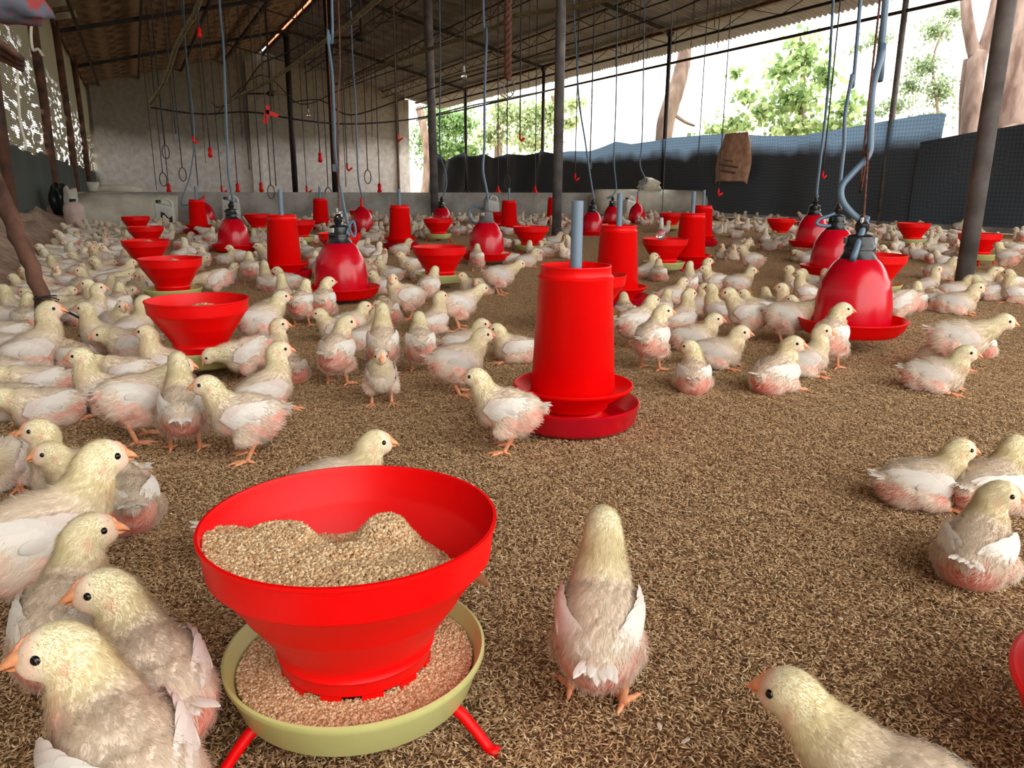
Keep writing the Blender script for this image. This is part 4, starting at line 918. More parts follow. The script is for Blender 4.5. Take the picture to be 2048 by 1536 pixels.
for k in range(3):
    tube_px('wooden_pole', [(-40, 66+k*16, Zt+0.5+k*0.05), (10, 92+k*14, Zt+0.6+k*0.05), (44, 120+k*9, Zt+0.7+k*0.05)], 0.014, M['wood'], ['topmost of three brown poles jutting in at the upper left edge', 'middle one of three brown poles jutting in at the upper left edge', 'lowest of three brown poles jutting in at the upper left edge'][k], 'pole', 'jutting poles', k=2)
tube_px('loose_strap', [(64, 38, 5.2), (62, 70, 5.2), (66, 100, 5.2), (76, 98, 5.2), (86, 112, 5.2)], 0.009, M['cloth_white'], 'pale strap looped over the net wall', 'strap')
tube_px('loose_strap', [(34, 130, 3.6), (40, 240, 3.6), (52, 290, 3.6), (44, 300, 3.6)], 0.006, M['cloth_white'], 'thin pale strap dangling down the net wall', 'strap')

# ------------------------------------------------------------------ trees outside
M['leaf'] = attr_mat('leaf', 0.6, transl=0.5, spec=0.3)
def leaves(name, blobs, n, size, cols, m, parent=None, loc=(0, 0, 0)):
    """blobs: (centre, radii). Each leaf a folded heart-shaped blade of four triangles."""
    w = np.array([b[1][0]*b[1][2] for b in blobs]); w = w/w.sum(); idx = np.random.choice(len(blobs), n, p=w)
    c = np.array([b[0] for b in blobs])[idx]; r = np.array([b[1] for b in blobs])[idx]
    d = np.random.normal(size=(n, 3)); d /= np.linalg.norm(d, axis=1)[:, None]; rad = np.abs(np.random.normal(0.15, 0.55, (n, 1)))
    p = c+d*r*rad
    a = np.random.normal(size=(n, 3)); a[:, 2] -= 0.8; a /= np.linalg.norm(a, axis=1)[:, None]
    b = np.cross(a, np.random.normal(size=(n, 3))); b /= np.linalg.norm(b, axis=1)[:, None]; c3 = np.cross(a, b)
    s = size*np.random.uniform(0.6, 1.3, (n, 1))
    P = np.stack([p, p+a*s*0.35+b*s*0.42+c3*s*0.1, p+a*s*0.4, p+a*s*0.35-b*s*0.42+c3*s*0.1, p+a*s], 1)
    base = (np.arange(n)*5)[:, None]; F = np.concatenate([base+np.array([t]) for t in ((0, 1, 2), (1, 4, 2), (0, 2, 3), (2, 4, 3))], 0)
    o = obj(name, np_mesh(name, P.reshape(-1, 3), F, np.repeat(scatter_cols(cols, n, 0.25), 5, 0), m), parent, loc); o['kind'] = 'stuff'; return o
GREEN = [(168, 192, 130), (146, 174, 112), (188, 206, 148), (120, 148, 96), (200, 214, 160)]
def tree(name, px, py_base, Y, limbs, blobs, n, size, label, m='bark', cols=GREEN, X=None):
    """limbs: lists of (px, py, radius) in the tree's own plane at depth Z; crowns likewise"""
    Z = Y; e = empty(name, AZ(px, py_base, Z)); o0 = e.location.copy(); o0.z = 0; e.location = o0
    for lm in limbs:
        P = [AZ(a, b, Z+c2)-o0 for a, b, rr_, c2 in lm]; P2 = spline(P, 5); rad = np.interp(np.linspace(0, len(lm)-1, len(P2)), range(len(lm)), [q[2] for q in lm])
        MB().tube(P2, [float(v)*(1+0.08*noise.noise(Vector((i*.7, px, 0)))) for i, v in enumerate(rad)], 14).build('trunk' if lm is limbs[0] else 'branch', M[m], e, True)
    if blobs:
        bl = [(tuple(AZ(a, b, Z+c2)-o0), (rx, ry, rz)) for a, b, rx, ry, rz, c2 in blobs]
        leaves('foliage', bl, n, size, cols, M['leaf'], e)
    tag(e, label, 'tree', 'trees beyond the open side'); return e
tree('leafy_tree', 1600, 300, 22, [[(1600, 420, .12, 0), (1602, 250, .1, 0), (1606, 130, .06, 0), (1600, 70, .03, 0)]],
     [(1606, 110, .7, .7, .75, 0), (1560, 140, .5, .6, .5, 0), (1650, 150, .45, .5, .5, 0), (1590, 200, 1.0, .9, .6, 0), (1530, 220, .7, .6, .45, 0), (1470, 245, .6, .6, .3, 0), (1440, 258, .6, .5, .22, 0), (1600, 255, 1.3, .8, .4, 0), (1690, 215, .5, .6, .6, 0), (1680, 255, .8, .6, .35, 0), (1490, 190, .4, .4, .3, 0), (1470, 145, .25, .3, .18, 0)], 4200, 0.19, 'bushy tree with heart-shaped green leaves over the blue tarpaulin')
tree('twin_trunk_tree', 1945, 300, 15, [[(1938, 420, .17, 0), (1940, 260, .17, 0), (1950, 150, .16, 0), (1955, 105, .15, 0)], [(1950, 115, .12, 0), (1938, 60, .11, 0), (1932, 10, .1, 0), (1930, -60, .09, 0)], [(1958, 120, .13, 0), (1975, 70, .1, 0), (1990, 10, .09, 0), (2000, -50, .08, 0)], [(1926, 330, .08, .2), (1927, 200, .08, .2), (1934, 120, .07, .2)]],
     [], 0, 0.1, 'forked pale trunk beside the thick pole at the right', m='redbark')
tree('broad_trunk_tree', 2040, 300, 16, [[(2022, 420, .50, 0), (2024, 200, .48, 0), (2034, 60, .46, 0), (2045, -80, .42, 0)], [(2070, 330, .35, -.3), (2050, 262, .14, -.5), (2000, 262, .05, -.6)]], [], 0, 0.1, 'very broad reddish trunk at the right edge behind the thick pole', m='redbark')
tree('slanting_tree', 1335, 300, 24, [[(1322, 420, .22, 0), (1328, 270, .26, 0), (1340, 215, .27, 0), (1358, 160, .24, 0), (1368, 110, .2, 0), (1372, 40, .18, 0)], [(1352, 232, .06, 0), (1372, 245, .05, 0), (1390, 252, .03, 0)]], [], 0, 0.1, 'bare pale trunk slanting up behind the slim outer post')
tree('feathery_tree', 1830, 300, 20, [[(1880, 420, .05, 0), (1878, 250, .04, 0), (1866, 120, .03, 0), (1900, 40, .02, 0)]],
     [(1760, 75, .5, .5, .22, 0), (1720, 95, .3, .4, .15, 0), (1870, 60, .6, .5, .35, 0), (1850, 130, .5, .5, .4, 0), (1880, 180, .55, .5, .5, 0), (1820, 170, .3, .4, .4, 0), (1790, 210, .55, .5, .25, 0), (1860, 235, .7, .5, .2, 0), (1905, 25, .4, .4, .3, 0), (1745, 225, .35, .3, .22, 0)], 5200, 0.085, 'airy tree with tiny feathery leaves between the blue tarpaulin and roof', cols=[(150, 168, 130), (166, 184, 140), (130, 146, 118)])
tree('spreading_tree', 1040, 300, 40, [[(990, 420, .2, 0), (1000, 250, .2, 0), (1008, 180, .15, 0)], [(1110, 420, .12, 0), (1112, 250, .12, 0), (1105, 190, .1, 0)]],
     [(1010, 225, 1.3, 1, .9, 0), (1060, 235, 1.3, 1, 1.0, 0), (1100, 220, 1.2, 1, .9, 0), (1060, 280, 1.8, 1, .7, 0), (980, 270, 1.2, 1, .7, 0), (1150, 205, .7, 1, .4, 0), (1140, 245, .6, 1, .5, 0)], 5500, 0.22, 'pale sunlit tree behind the ragged tarpaulin', cols=[(176, 192, 146), (196, 208, 160), (150, 168, 120), (208, 216, 180)])
tree('dark_green_tree', 900, 300, 44, [[(846, 420, .25, -3), (855, 330, .22, -3), (846, 250, .2, -3), (838, 215, .2, -3)]],
     [(880, 240, 1.5, 1, 1.2, 0), (920, 250, 1.5, 1, 1.2, 0), (860, 280, 1.2, 1, 1.0, 0), (930, 300, 1.8, 1, .8, 0), (880, 305, 1.6, 1, .8, 0)], 6000, 0.22, 'deep green tree beside the whitewashed wall corner', cols=[(134, 168, 108), (112, 144, 90), (160, 186, 128)])
# a hedge of greenery outside the left net wall and beyond the side
for k, (y, h) in enumerate(((3.5, 1.8), (8, 2.0), (13, 2.2), (20, 2.2), (28, 2.4))):
    e = empty('bush', (XL-2.6, y, 0)); leaves('foliage', [((0, 0, h*0.45), (0.9, 2.0, h*0.5)), ((0.2, 1.2, h*0.4), (0.8, 1.4, h*0.45))], 2200, 0.14, GREEN, M['leaf'], e)
    MB().tube([(0, 0, 0), (0, 0.1, h*0.5)], [0.05, 0.02], 8).build('stem', M['bark'], e, True)
    tag(e, 'green bush glimpsed through the left net wall, %s' % ['nearest the camera', 'second from the camera', 'third from the camera', 'fourth from the camera', 'farthest from the camera'][k], 'bush', 'bushes outside the net wall')

# ------------------------------------------------------------------ chicks
CREAM, WHITE = np.array(lin((243, 234, 202))), np.array(lin((250, 243, 234)))
BODYC, PINK, REDV, FACE = np.array(lin((243, 226, 208))), np.array(lin((234, 160, 140))), np.array(lin((220, 104, 80))), np.array(lin((246, 206, 182)))
HS = 1.13
def rotY(a): return Matrix.Rotation(-a, 3, 'Y')       # positive: nose up
class Pose:
    def __init__(s, bz, bp, head, hy=0.0, hp=0.0, sit=False, legs=None, seed=0, stretch=False, wing=0.0):
        s.bz, s.bp, s.head, s.hy, s.hp, s.sit, s.legs, s.seed, s.stretch, s.wing = bz, bp, Vector(head), hy, hp, sit, legs, seed, stretch, wing
def smooth_np(a, b, x): t = np.clip((x-a)/(b-a), 0, 1); return t*t*(3-2*t)
def chick_geo(ps, vox=0.0042):
    B = Vector((0, 0, ps.bz)); Rb = rotY(ps.bp)
    Hr = Matrix.Rotation(ps.hy, 3, 'Z') @ rotY(ps.hp)
    mb = MB()
    def ell(c, r, rot=Rb, n=12, m=18):
        t = MB().ball((0, 0, 0), r, n, m); mb.add([rot @ v + B + Rb @ Vector(c) for v in t.V], t.F)
    w = 1.06 if ps.sit else 1.0; fl = 0.93 if ps.sit else 1.0
    ell((0.0, 0, 0.0), (0.078, 0.054*w, 0.056*fl))
    ell((0.034, 0, -0.008), (0.050, 0.046*w, 0.050*fl))
    ell((-0.040, 0, -0.004), (0.052, 0.050*w, 0.054*fl))
    ell((-0.030, 0, -0.020), (0.052, 0.053*w, 0.047*fl)); ell((0.0, 0, -0.018), (0.055, 0.053*w, 0.044*fl))
    ell((-0.082, 0, 0.014), (0.020, 0.022, 0.017))
    S = B + Rb @ Vector((0.052, 0, 0.020)); Hc = ps.head; back = Hr @ Vector((-0.014, 0, -0.010)) + Hc
    mid = S.lerp(back, 0.5) + Vector((0.006, 0, 0.0))
    neck = spline([B + Rb @ Vector((0.030, 0, 0.008)), S, mid, back, Hc], 4)
    nr = np.interp(np.linspace(0, 1, len(neck)), [0, 0.28, 0.55, 0.8, 1], [0.046, 0.040, 0.030, 0.0262, 0.021])
    for p, r in zip(neck, nr): t = MB().ball(p, float(r), 8, 12); mb.add(t.V, t.F)
    def hell(c, r, n=10, m=14):
        t = MB().ball((0, 0, 0), r, n, m); mb.add([Hr @ (v+Vector(c))*HS + Hc for v in t.V], t.F)
    hell((-0.001, 0, 0.001), (0.0285, 0.0212, 0.0232)); hell((0.011, 0, -0.005), (0.0185, 0.0165, 0.0165)); hell((-0.014, 0, -0.005), (0.021, 0.0195, 0.021))
    # thighs
    for sd in (-1, 1):
        if ps.sit:
            pts_ = [(-0.02, sd*0.034, 0.036, 0.030), (0.010, sd*0.046, 0.028, 0.026), (0.030, sd*0.048, 0.022, 0.018)]
        else:
            lg = ps.legs[0 if sd < 0 else 1]; a = B + Rb @ Vector((-0.012, sd*0.032, -0.022)); hk = Vector(lg['hock'])
            kn = Vector((0.018+0.3*hk.x, sd*0.042, ps.bz-0.052))
            pts_ = [(*a, 0.031), (*kn, 0.022), (*kn.lerp(hk, 0.55), 0.0155), (*kn.lerp(hk, 0.95), 0.0095)]
        for i in range(len(pts_)-1):
            for t_ in (0, 0.25, 0.5, 0.75, 1.0):
                p = Vector(pts_[i][:3]).lerp(Vector(pts_[i+1][:3]), t_); r = pts_[i][3]+(pts_[i+1][3]-pts_[i][3])*t_
                t = MB().ball(p, r, 7, 10); mb.add(t.V, t.F)
    me = mesh('tmp', mb.V, mb.F); o = bpy.data.objects.new('tmp', me); C.objects.link(o)
    md = o.modifiers.new('r', 'REMESH'); md.mode = 'VOXEL'; md.voxel_size = vox
    sm = o.modifiers.new('s', 'SMOOTH'); sm.factor = 0.6; sm.iterations = 5 if vox < 0.006 else 2
    dg = bpy.context.evaluated_depsgraph_get(); ev = o.evaluated_get(dg); m2 = bpy.data.meshes.new_from_object(ev, depsgraph=dg)
    bpy.data.objects.remove(o); bpy.data.meshes.remove(me)
    # keep only the outer skin: drop the small shells left inside where the volumes overlap
    E_ = np.zeros(len(m2.edges)*2, np.int32); m2.edges.foreach_get('vertices', E_); E_ = E_.reshape(-1, 2); lab = np.arange(len(m2.vertices))
    for _ in range(400):
        mn = np.minimum(lab[E_[:, 0]], lab[E_[:, 1]]); l2 = lab.copy(); np.minimum.at(l2, E_[:, 0], mn); np.minimum.at(l2, E_[:, 1], mn); l2 = l2[l2]
        if (l2 == lab).all(): break
        lab = l2
    u_, cn = np.unique(lab, return_counts=True)
    if len(u_) > 1:
        keep = lab == u_[cn.argmax()]; bm = bmesh.new(); bm.from_mesh(m2); bm.verts.ensure_lookup_table()
        bmesh.ops.delete(bm, geom=[bm.verts[i] for i in np.nonzero(~keep)[0]], context='VERTS'); bm.to_mesh(m2); bm.free(); m2.update()
    n = len(m2.vertices); co = np.zeros(n*3, np.float32); m2.vertices.foreach_get('co', co); co = co.reshape(-1, 3)
    if ps.sit or True:
        co[:, 2] = np.maximum(co[:, 2], 0.002); m2.vertices.foreach_set('co', co.ravel()); m2.update()
    no = np.zeros(n*3, np.float32); m2.vertices.foreach_get('normal', no); no = no.reshape(-1, 3)
    # region fields in body / head space
    Rbi = np.array(Rb.transposed()); L = (co-np.array(B)) @ Rbi.T
    Hi = np.array(Hr.transposed()); Hl = (co-np.array(Hc)) @ Hi.T / HS
    NP = np.array([list(p) for p in neck[3:]]); dn = np.min(np.linalg.norm(co[:, None]-NP[None], axis=2), axis=1)
    headw = 1-smooth_np(0.026, 0.046, dn)
    nz = np.array([noise.noise(Vector(c)*28+Vector((ps.seed*3.1, 0, 0))) + 0.5*noise.noise(Vector(c)*90) for c in co.tolist()])
    flank = smooth_np(-0.030, 0.012, -L[:, 2]+0.004)*(1-smooth_np(0.03, 0.075, L[:, 0]))
    rump = smooth_np(0.035, 0.085, -L[:, 0])*smooth_np(-0.028, 0.0, -L[:, 2]+0.008)
    pk = np.clip(0.60*flank+0.70*rump+nz*(0.22+0.70*np.clip(flank+rump, 0, 1))-0.16, 0, 1)*(1-headw)
    red = np.clip(smooth_np(0.07, 0.10, -L[:, 0])*smooth_np(-0.02, 0.012, -L[:, 2])*(0.75+nz*1.2), 0, 1)*(1-headw)
    col = BODYC[None]*(1-headw[:, None]) + CREAM[None]*headw[:, None]
    col = col*(1-pk[:, None]) + PINK[None]*pk[:, None]
    col = col*(1-red[:, None]) + REDV[None]*red[:, None]
    face = smooth_np(0.004, 0.018, Hl[:, 0])*(np.abs(Hl[:, 2]) < 0.03)*(dn < 0.035)*headw
    ear = np.exp(-(((Hl[:, 0]+0.008)/0.0055)**2+((Hl[:, 2]+0.006)/0.008)**2))*(np.abs(Hl[:, 1]) > 0.011)*headw
    throat = np.exp(-(((Hl[:, 0]-0.002)/0.012)**2+((Hl[:, 2]+0.045)/0.02)**2))*np.clip(0.4+nz, 0, 1)*0.7
    for wgt, cc in ((face*0.75, FACE), (ear*0.42, np.array(lin((236, 128, 112)))), (throat, np.array(lin((232, 140, 124))))):
        col = col*(1-wgt[:, None])+cc[None]*wgt[:, None]
    return m2, co, no, col, pk, headw, L, Hl, Hr, Hc, Rb, B, face
def chick_body_mesh(ps, vox=0.0042, name='body'):
    m2, co, no, col, pk, headw, L, Hl, Hr, Hc, Rb, B, face = chick_geo(ps, vox)
    a = m2.color_attributes.new('col', 'FLOAT_COLOR', 'POINT'); a.data.foreach_set('color', np.concatenate([col, np.ones((len(col), 1))], 1).astype(np.float32).ravel())
    m2.materials.clear(); m2.materials.append(M['skin']); m2.polygons.foreach_set('use_smooth', [True]*len(m2.polygons)); m2.name = name
    return m2, (co, no, col, pk, headw, L, Hl, Hr, Hc, Rb, B, face)
def down_mesh(m2, info, n, seed, scale=1.0):
    co, no, col, pk, headw, L, Hl, Hr, Hc, Rb, B, face = info
    rs_ = np.random.RandomState(seed); m2.calc_loop_triangles(); T = np.zeros(len(m2.loop_triangles)*3, np.int32); m2.loop_triangles.foreach_get('vertices', T); T = T.reshape(-1, 3)
    a, b, c = co[T[:, 0]], co[T[:, 1]], co[T[:, 2]]; ar = np.linalg.norm(np.cross(b-a, c-a), axis=1)
    dens = 0.22+0.78*(1-pk[T[:, 0]])**1.5; dens *= np.where(face[T[:, 0]] > 0.35, 0.12, 1.0); dens *= np.where((headw[T[:, 0]] > 0.5), 1.7, 1.0); dens *= np.where(co[T[:, 0], 2] < 0.012, 0.3, 1)
    pr = ar*dens; t = rs_.choice(len(T), n, p=pr/pr.sum()); u = rs_.uniform(size=(n, 1)); v = rs_.uniform(size=(n, 1)); fl = u+v > 1; u = np.where(fl, 1-u, u); v = np.where(fl, 1-v, v)
    P = a[t]*(1-u-v)+b[t]*u+c[t]*v; N = no[T[t, 0]]; Cc = col[T[t, 0]]; hw = headw[T[t, 0]][:, None]
    flowb = np.array(Rb @ Vector((-1, 0, -0.25))); nd = np.array(B)-np.array(Hc); nd = nd/np.linalg.norm(nd)
    hb = np.array(Hr @ Vector((-1, 0, -0.1)))
    inh = (np.linalg.norm(Hl[T[t, 0]], axis=1) < 0.03)[:, None]
    flow = flowb[None]*(1-hw)+np.where(inh, 0.5*hb+0.5*nd, nd)*hw
    fr = flow-N*np.sum(flow*N, axis=1)[:, None]; fr /= np.linalg.norm(fr, axis=1)[:, None]+1e-6
    clump = np.sin(P*np.array([[410., 380., 450.]])+np.roll(P, 1, 1)*300)*0.16; d = fr+N*rs_.uniform(0.3, 0.95, (n, 1))*(0.62+0.38*hw)+rs_.normal(0, 0.2, (n, 3))+clump; d /= np.linalg.norm(d, axis=1)[:, None]
    ln = (np.where(inh, 0.0042, 0.0072)*(1-hw)+hw*np.where(inh, 0.0036, 0.0062))*rs_.uniform(0.6, 1.5, (n, 1))*scale
    ln = np.where(hw < 0.3, ln*1.45, ln*1.1)
    sd = np.cross(d, N); sd /= np.linalg.norm(sd, axis=1)[:, None]+1e-6; wd_ = rs_.uniform(0.00026, 0.00052, (n, 1))*scale*(1.35 if n < 9000 else 1)*(1+0.5*(1-hw))
    P = P-N*0.0006
    droop = P+d*ln*0.55+N*ln*0.05
    V = np.stack([P-sd*wd_, P+sd*wd_, droop-sd*wd_*0.75, droop+sd*wd_*0.75, P+d*ln-np.array([[0, 0, 1]])*ln*0.12], 1)
    V[..., 2] = np.maximum(V[..., 2], 0.001)
    base = (np.arange(n)*5)[:, None]; F = np.concatenate([base+np.array([q]) for q in ((0, 1, 2), (1, 3, 2), (2, 3, 4))], 0)
    hc_ = Cc*0.22+(CREAM*hw+(WHITE*0.8+CREAM*0.2)*(1-hw))*0.78; hc_ = hc_*rs_.uniform(0.88, 1.08, (n, 1))
    m = np_mesh('down', V.reshape(-1, 3), F, np.clip(np.repeat(hc_, 5, 0), 0, 1), M['down'])
    return m
def blade(mb, cols, p, d, up, L, w, c, curve=0.15):
    """one feather: a leaf of six quads with a raised shaft"""
    d = d.normalized(); s = d.cross(up).normalized(); u = s.cross(d); V = []; n = 5
    for i in range(n+1):
        t = i/n; wd_ = w*math.sin(math.pi*(0.12+0.80*t))**0.7*(1 if t < 0.99 else 0.25); q = p+d*L*t-u*curve*L*t*t
        V += [q+s*wd_, q+u*w*0.22, q-s*wd_]
    F = []
    for i in range(n): F += [(i*3, i*3+1, i*3+4, i*3+3), (i*3+1, i*3+2, i*3+5, i*3+4)]
    mb.add(V, F); cols += [c]*len(V)
def wing_mesh(ps, sd):
    rs_ = random.Random(ps.seed*7+sd); B = Vector((0, 0, ps.bz)); Rb = rotY(ps.bp); mb = MB(); cols = []
    w = 1.06 if ps.sit else 1.0
    def surf(x, z, o): 
        q = max(0.054*math.sqrt(max(0.0, 1-(x/0.078)**2-(z/0.056)**2)), 0.050*math.sqrt(max(0.0, 1-((x+0.04)/0.052)**2-((z+0.004)/0.054)**2)), 0.046*math.sqrt(max(0.0, 1-((x-0.034)/0.05)**2-((z+0.008)/0.05)**2)), 0.012)
        return Vector((x, sd*(q*w+0.0035+o*0.75), z))
    sh = MB().ball((0, 0, 0), (0.020, 0.007, 0.017), 10, 14); c0 = surf(0.036, 0.004, -0.003)
    base = [Rb @ (Matrix.Rotation(-sd*0.35, 3, 'Z') @ v + c0) + B for v in sh.V]; mb.add(base, sh.F); pc = tuple(np.array(PINK)*0.22+WHITE*0.78); cols += [pc]*len(base)
    s2 = MB().ball((0, 0, 0), (0.034, 0.005, 0.014), 10, 14); c1 = surf(-0.002, 0.010, -0.004)
    base = [Rb @ (Matrix.Rotation(sd*0.06, 3, 'Z') @ v + c1) + B for v in s2.V]; mb.add(base, s2.F); cols += [tuple(WHITE*0.92)]*len(base)
    up = Rb @ Vector((0, sd, 0.25)); tiltw = ps.wing
    rows = [(11, 0.068, 0.0095, 0.0015, (0.034, -0.014), (-0.020, 0.036), -22, 6, 1.0), (10, 0.046, 0.0085, 0.0045, (0.042, -0.010), (-0.004, 0.036), -18, 6, 0.98), (9, 0.030, 0.0075, 0.0070, (0.048, -0.004), (0.012, 0.034), -12, 6, 0.95), (8, 0.022, 0.0068, 0.0088, (0.052, -0.002), (0.028, 0.032), -8, 6, 0.95), (7, 0.018, 0.0062, 0.0100, (0.056, 0.000), (0.040, 0.026), -6, 6, 0.95)]
    for n, L, wd_, off, a, b, a0, a1, cw in rows:
        for i in range(n):
            t = i/(n-1); x = a[0]+(b[0]-a[0])*t; z = a[1]+(b[1]-a[1])*t+0.010*math.sin(math.pi*t)*0.5
            an = R(a0+(a1-a0)*t+rs_.uniform(-3, 3)+tiltw); p = surf(x, z, off+0.0004*i)
            e = surf(max(-0.08, x-0.04), z+math.tan(an)*0.04, off+0.001); d = (e-p); d.z = -math.sin(-an)*0.04 if False else d.z
            pv = Rb @ p + B; dv = Rb @ d
            c = np.clip(WHITE*cw*rs_.uniform(0.94, 1.03), 0, 1)
            if off > 0.006: c = c*0.85+PINK*0.15
            up = Rb @ Vector((x/0.0077, sd*0.054*math.sqrt(max(0.05, 1-(x/0.09)**2-(z/0.062)**2))/0.0030, z/0.0036)).normalized()
            blade(mb, cols, pv, dv, up, L*rs_.uniform(0.88, 1.08), wd_, tuple(c), 0.16)
    V = np.array([list(v) for v in mb.V]); V[:, 2] = np.maximum(V[:, 2], 0.003)
    me = mesh('wing', V.tolist(), mb.F, M['feather'], True)
    a = me.color_attributes.new('col', 'FLOAT_COLOR', 'POINT'); a.data.foreach_set('color', np.concatenate([np.array(cols), np.ones((len(cols), 1))], 1).astype(np.float32).ravel()); return me
def tail_mesh(ps):
    rs_ = random.Random(ps.seed+50); B = Vector((0, 0, ps.bz)); Rb = rotY(ps.bp); mb = MB(); cols = []
    for i in range(9):
        a = (i-4)*0.17; d = Rb @ Vector((-1, math.sin(a)*0.75, 0.30+rs_.uniform(-.12, .12))); p = B+Rb @ Vector((-0.080, 0.012*math.sin(a*2), 0.020+0.002*(i % 3)))
        blade(mb, cols, p, d, Rb @ Vector((0, 0, 1)), 0.034*rs_.uniform(0.75, 1.15), 0.006, tuple(WHITE*rs_.uniform(0.93, 1.02)), 0.12)
    me = mesh('tail', mb.V, mb.F, M['feather'], True)
    a = me.color_attributes.new('col', 'FLOAT_COLOR', 'POINT'); a.data.foreach_set('color', np.concatenate([np.clip(np.array(cols), 0, 1), np.ones((len(cols), 1))], 1).astype(np.float32).ravel()); return me
def beak_geo(ps, mb, opened=0.0):
    Hr = Matrix.Rotation(ps.hy, 3, 'Z') @ rotY(ps.hp); Hc = ps.head
    for part in (0, 1):
        n = 10; k = 7; V = []; F = []
        for i in range(k):
            t = i/(k-1)
            if part == 0: x = 0.0185+0.0225*t; zc = 0.0000-0.0085*t*t; hh = 0.0112*(1-t)**0.6+0.0004; ww = 0.0110*(1-t)**0.7+0.0004; fl = 0.25
            else: x = 0.0170+0.0185*t; zc = -0.0030-0.0058*t-opened*t*0.012; hh = 0.0066*(1-t)**0.7+0.0004; ww = 0.0096*(1-t)**0.7+0.0004; fl = 1.0
            for j in range(n):
                a = 2*math.pi*j/n; z = math.sin(a); z = z*(fl if (z < 0 and part == 0) else 1)*(0.3 if part == 1 and z > 0 else 1)
                V.append(Hr @ Vector((x, ww*math.cos(a), zc+hh*z))*HS+Hc)
        for i in range(k-1):
            for j in range(n): F.append((i*n+j, i*n+(j+1) % n, (i+1)*n+(j+1) % n, (i+1)*n+j))
        F.append(tuple((k-1)*n+j for j in range(n)))
        mb.add(V, F)
    return Hr, Hc
def leg_geo(mb, hock, foot, toe_dir, lift=0.0, toes=True, flat=False):
    h, f = Vector(hock), Vector(foot); 
    mb.tube(spline([h+(h-f)*0.18, h, h.lerp(f, 0.5), f], 3), [0.0070, 0.0078, 0.0082, 0.0082, 0.0075, 0.0062, 0.0056, 0.0056, 0.0060, 0.0068][:10], 9)
    td = Vector((math.cos(toe_dir), math.sin(toe_dir), 0))
    for a, L in ((-0.55, 0.036), (0.0, 0.043), (0.5, 0.034), (2.9, 0.018)):
        d = Vector((math.cos(toe_dir+a), math.sin(toe_dir+a), 0)); g = lambda t, z: f+d*L*t+Vector((0, 0, z-f.z if not lift else z-0.004-lift*t*0.3))
        zs = (0.0075, 0.0085, 0.0055, 0.006, 0.003)
        pts_ = [g(0, zs[0]), g(0.3, zs[1]), g(0.6, zs[2]), g(0.8, zs[3]), g(1.0, zs[4]), g(1.18, 0.001)]
        mb.tube(pts_, [0.0055, 0.0044, 0.0040, 0.0036, 0.0026, 0.0006], 7)
def STL(dx=0.0, dy=0.0, r=0): return dict(hock=(-0.012+dx, 0, 0.056), foot=(0.004+dx, 0, 0.006))
def mklegs(l=(0, 0), r=(0, 0), lift_r=False):
    out = []
    for sd, (dx, dz) in ((-1, r), (1, l)):
        out.append(dict(hock=(-0.020+dx*0.55, sd*0.034, 0.058+dz*0.4), foot=(0.004+dx, sd*0.036, 0.007+dz), dir=sd*0.15, lift=dz))
    return out
SB = 0.118
POSES = {
 'stand':   Pose(SB, 0.10, (0.088, 0, 0.198), 0, 0.0, legs=mklegs(), seed=1),
 'stand_r': Pose(SB, 0.12, (0.074, -0.020, 0.202), -1.15, 0.0, legs=mklegs((0.01, 0), (-0.01, 0)), seed=2),
 'stand_l': Pose(SB, 0.12, (0.074, 0.020, 0.202), 1.15, 0.0, legs=mklegs((-0.01, 0), (0.012, 0)), seed=3),
 'stand_up': Pose(SB+0.004, 0.32, (0.058, 0, 0.232), 0.1, -0.1, legs=mklegs((0.012, 0), (-0.012, 0)), seed=4),
 'lean':    Pose(SB+0.002, -0.02, (0.118, 0, 0.180), 0, -0.1, legs=mklegs((0.02, 0), (-0.018, 0)), seed=5),
 'peck':    Pose(SB-0.006, -0.30, (0.128, 0, 0.112), 0, -0.75, legs=mklegs((0.01, 0), (-0.01, 0)), seed=6),
 'walk':    Pose(SB, 0.14, (0.092, 0, 0.200), 0.15, 0, legs=mklegs((0.028, 0.0), (-0.012, 0.026)), seed=7),
 'sit':     Pose(0.054, 0.10, (0.080, 0, 0.130), 0, 0.0, True, seed=8),
 'sit_r':   Pose(0.054, 0.12, (0.066, -0.018, 0.140), -1.25, 0, True, seed=9),
 'sit_l':   Pose(0.054, 0.12, (0.066, 0.018, 0.140), 1.25, 0, True, seed=10),
 'sit_low': Pose(0.052, 0.02, (0.098, 0, 0.092), 0.2, -0.15, True, seed=11),
 'sit_up':  Pose(0.058, 0.34, (0.058, 0, 0.168), -0.25, 0.0, True, seed=12),
 'sit_b':   Pose(0.054, 0.15, (0.048, 0.014, 0.138), 2.0, -0.1, True, seed=13),
 'lie':     Pose(0.050, 0.0, (0.092, -0.012, 0.110), -0.6, -0.1, True, seed=14, stretch=True),
}
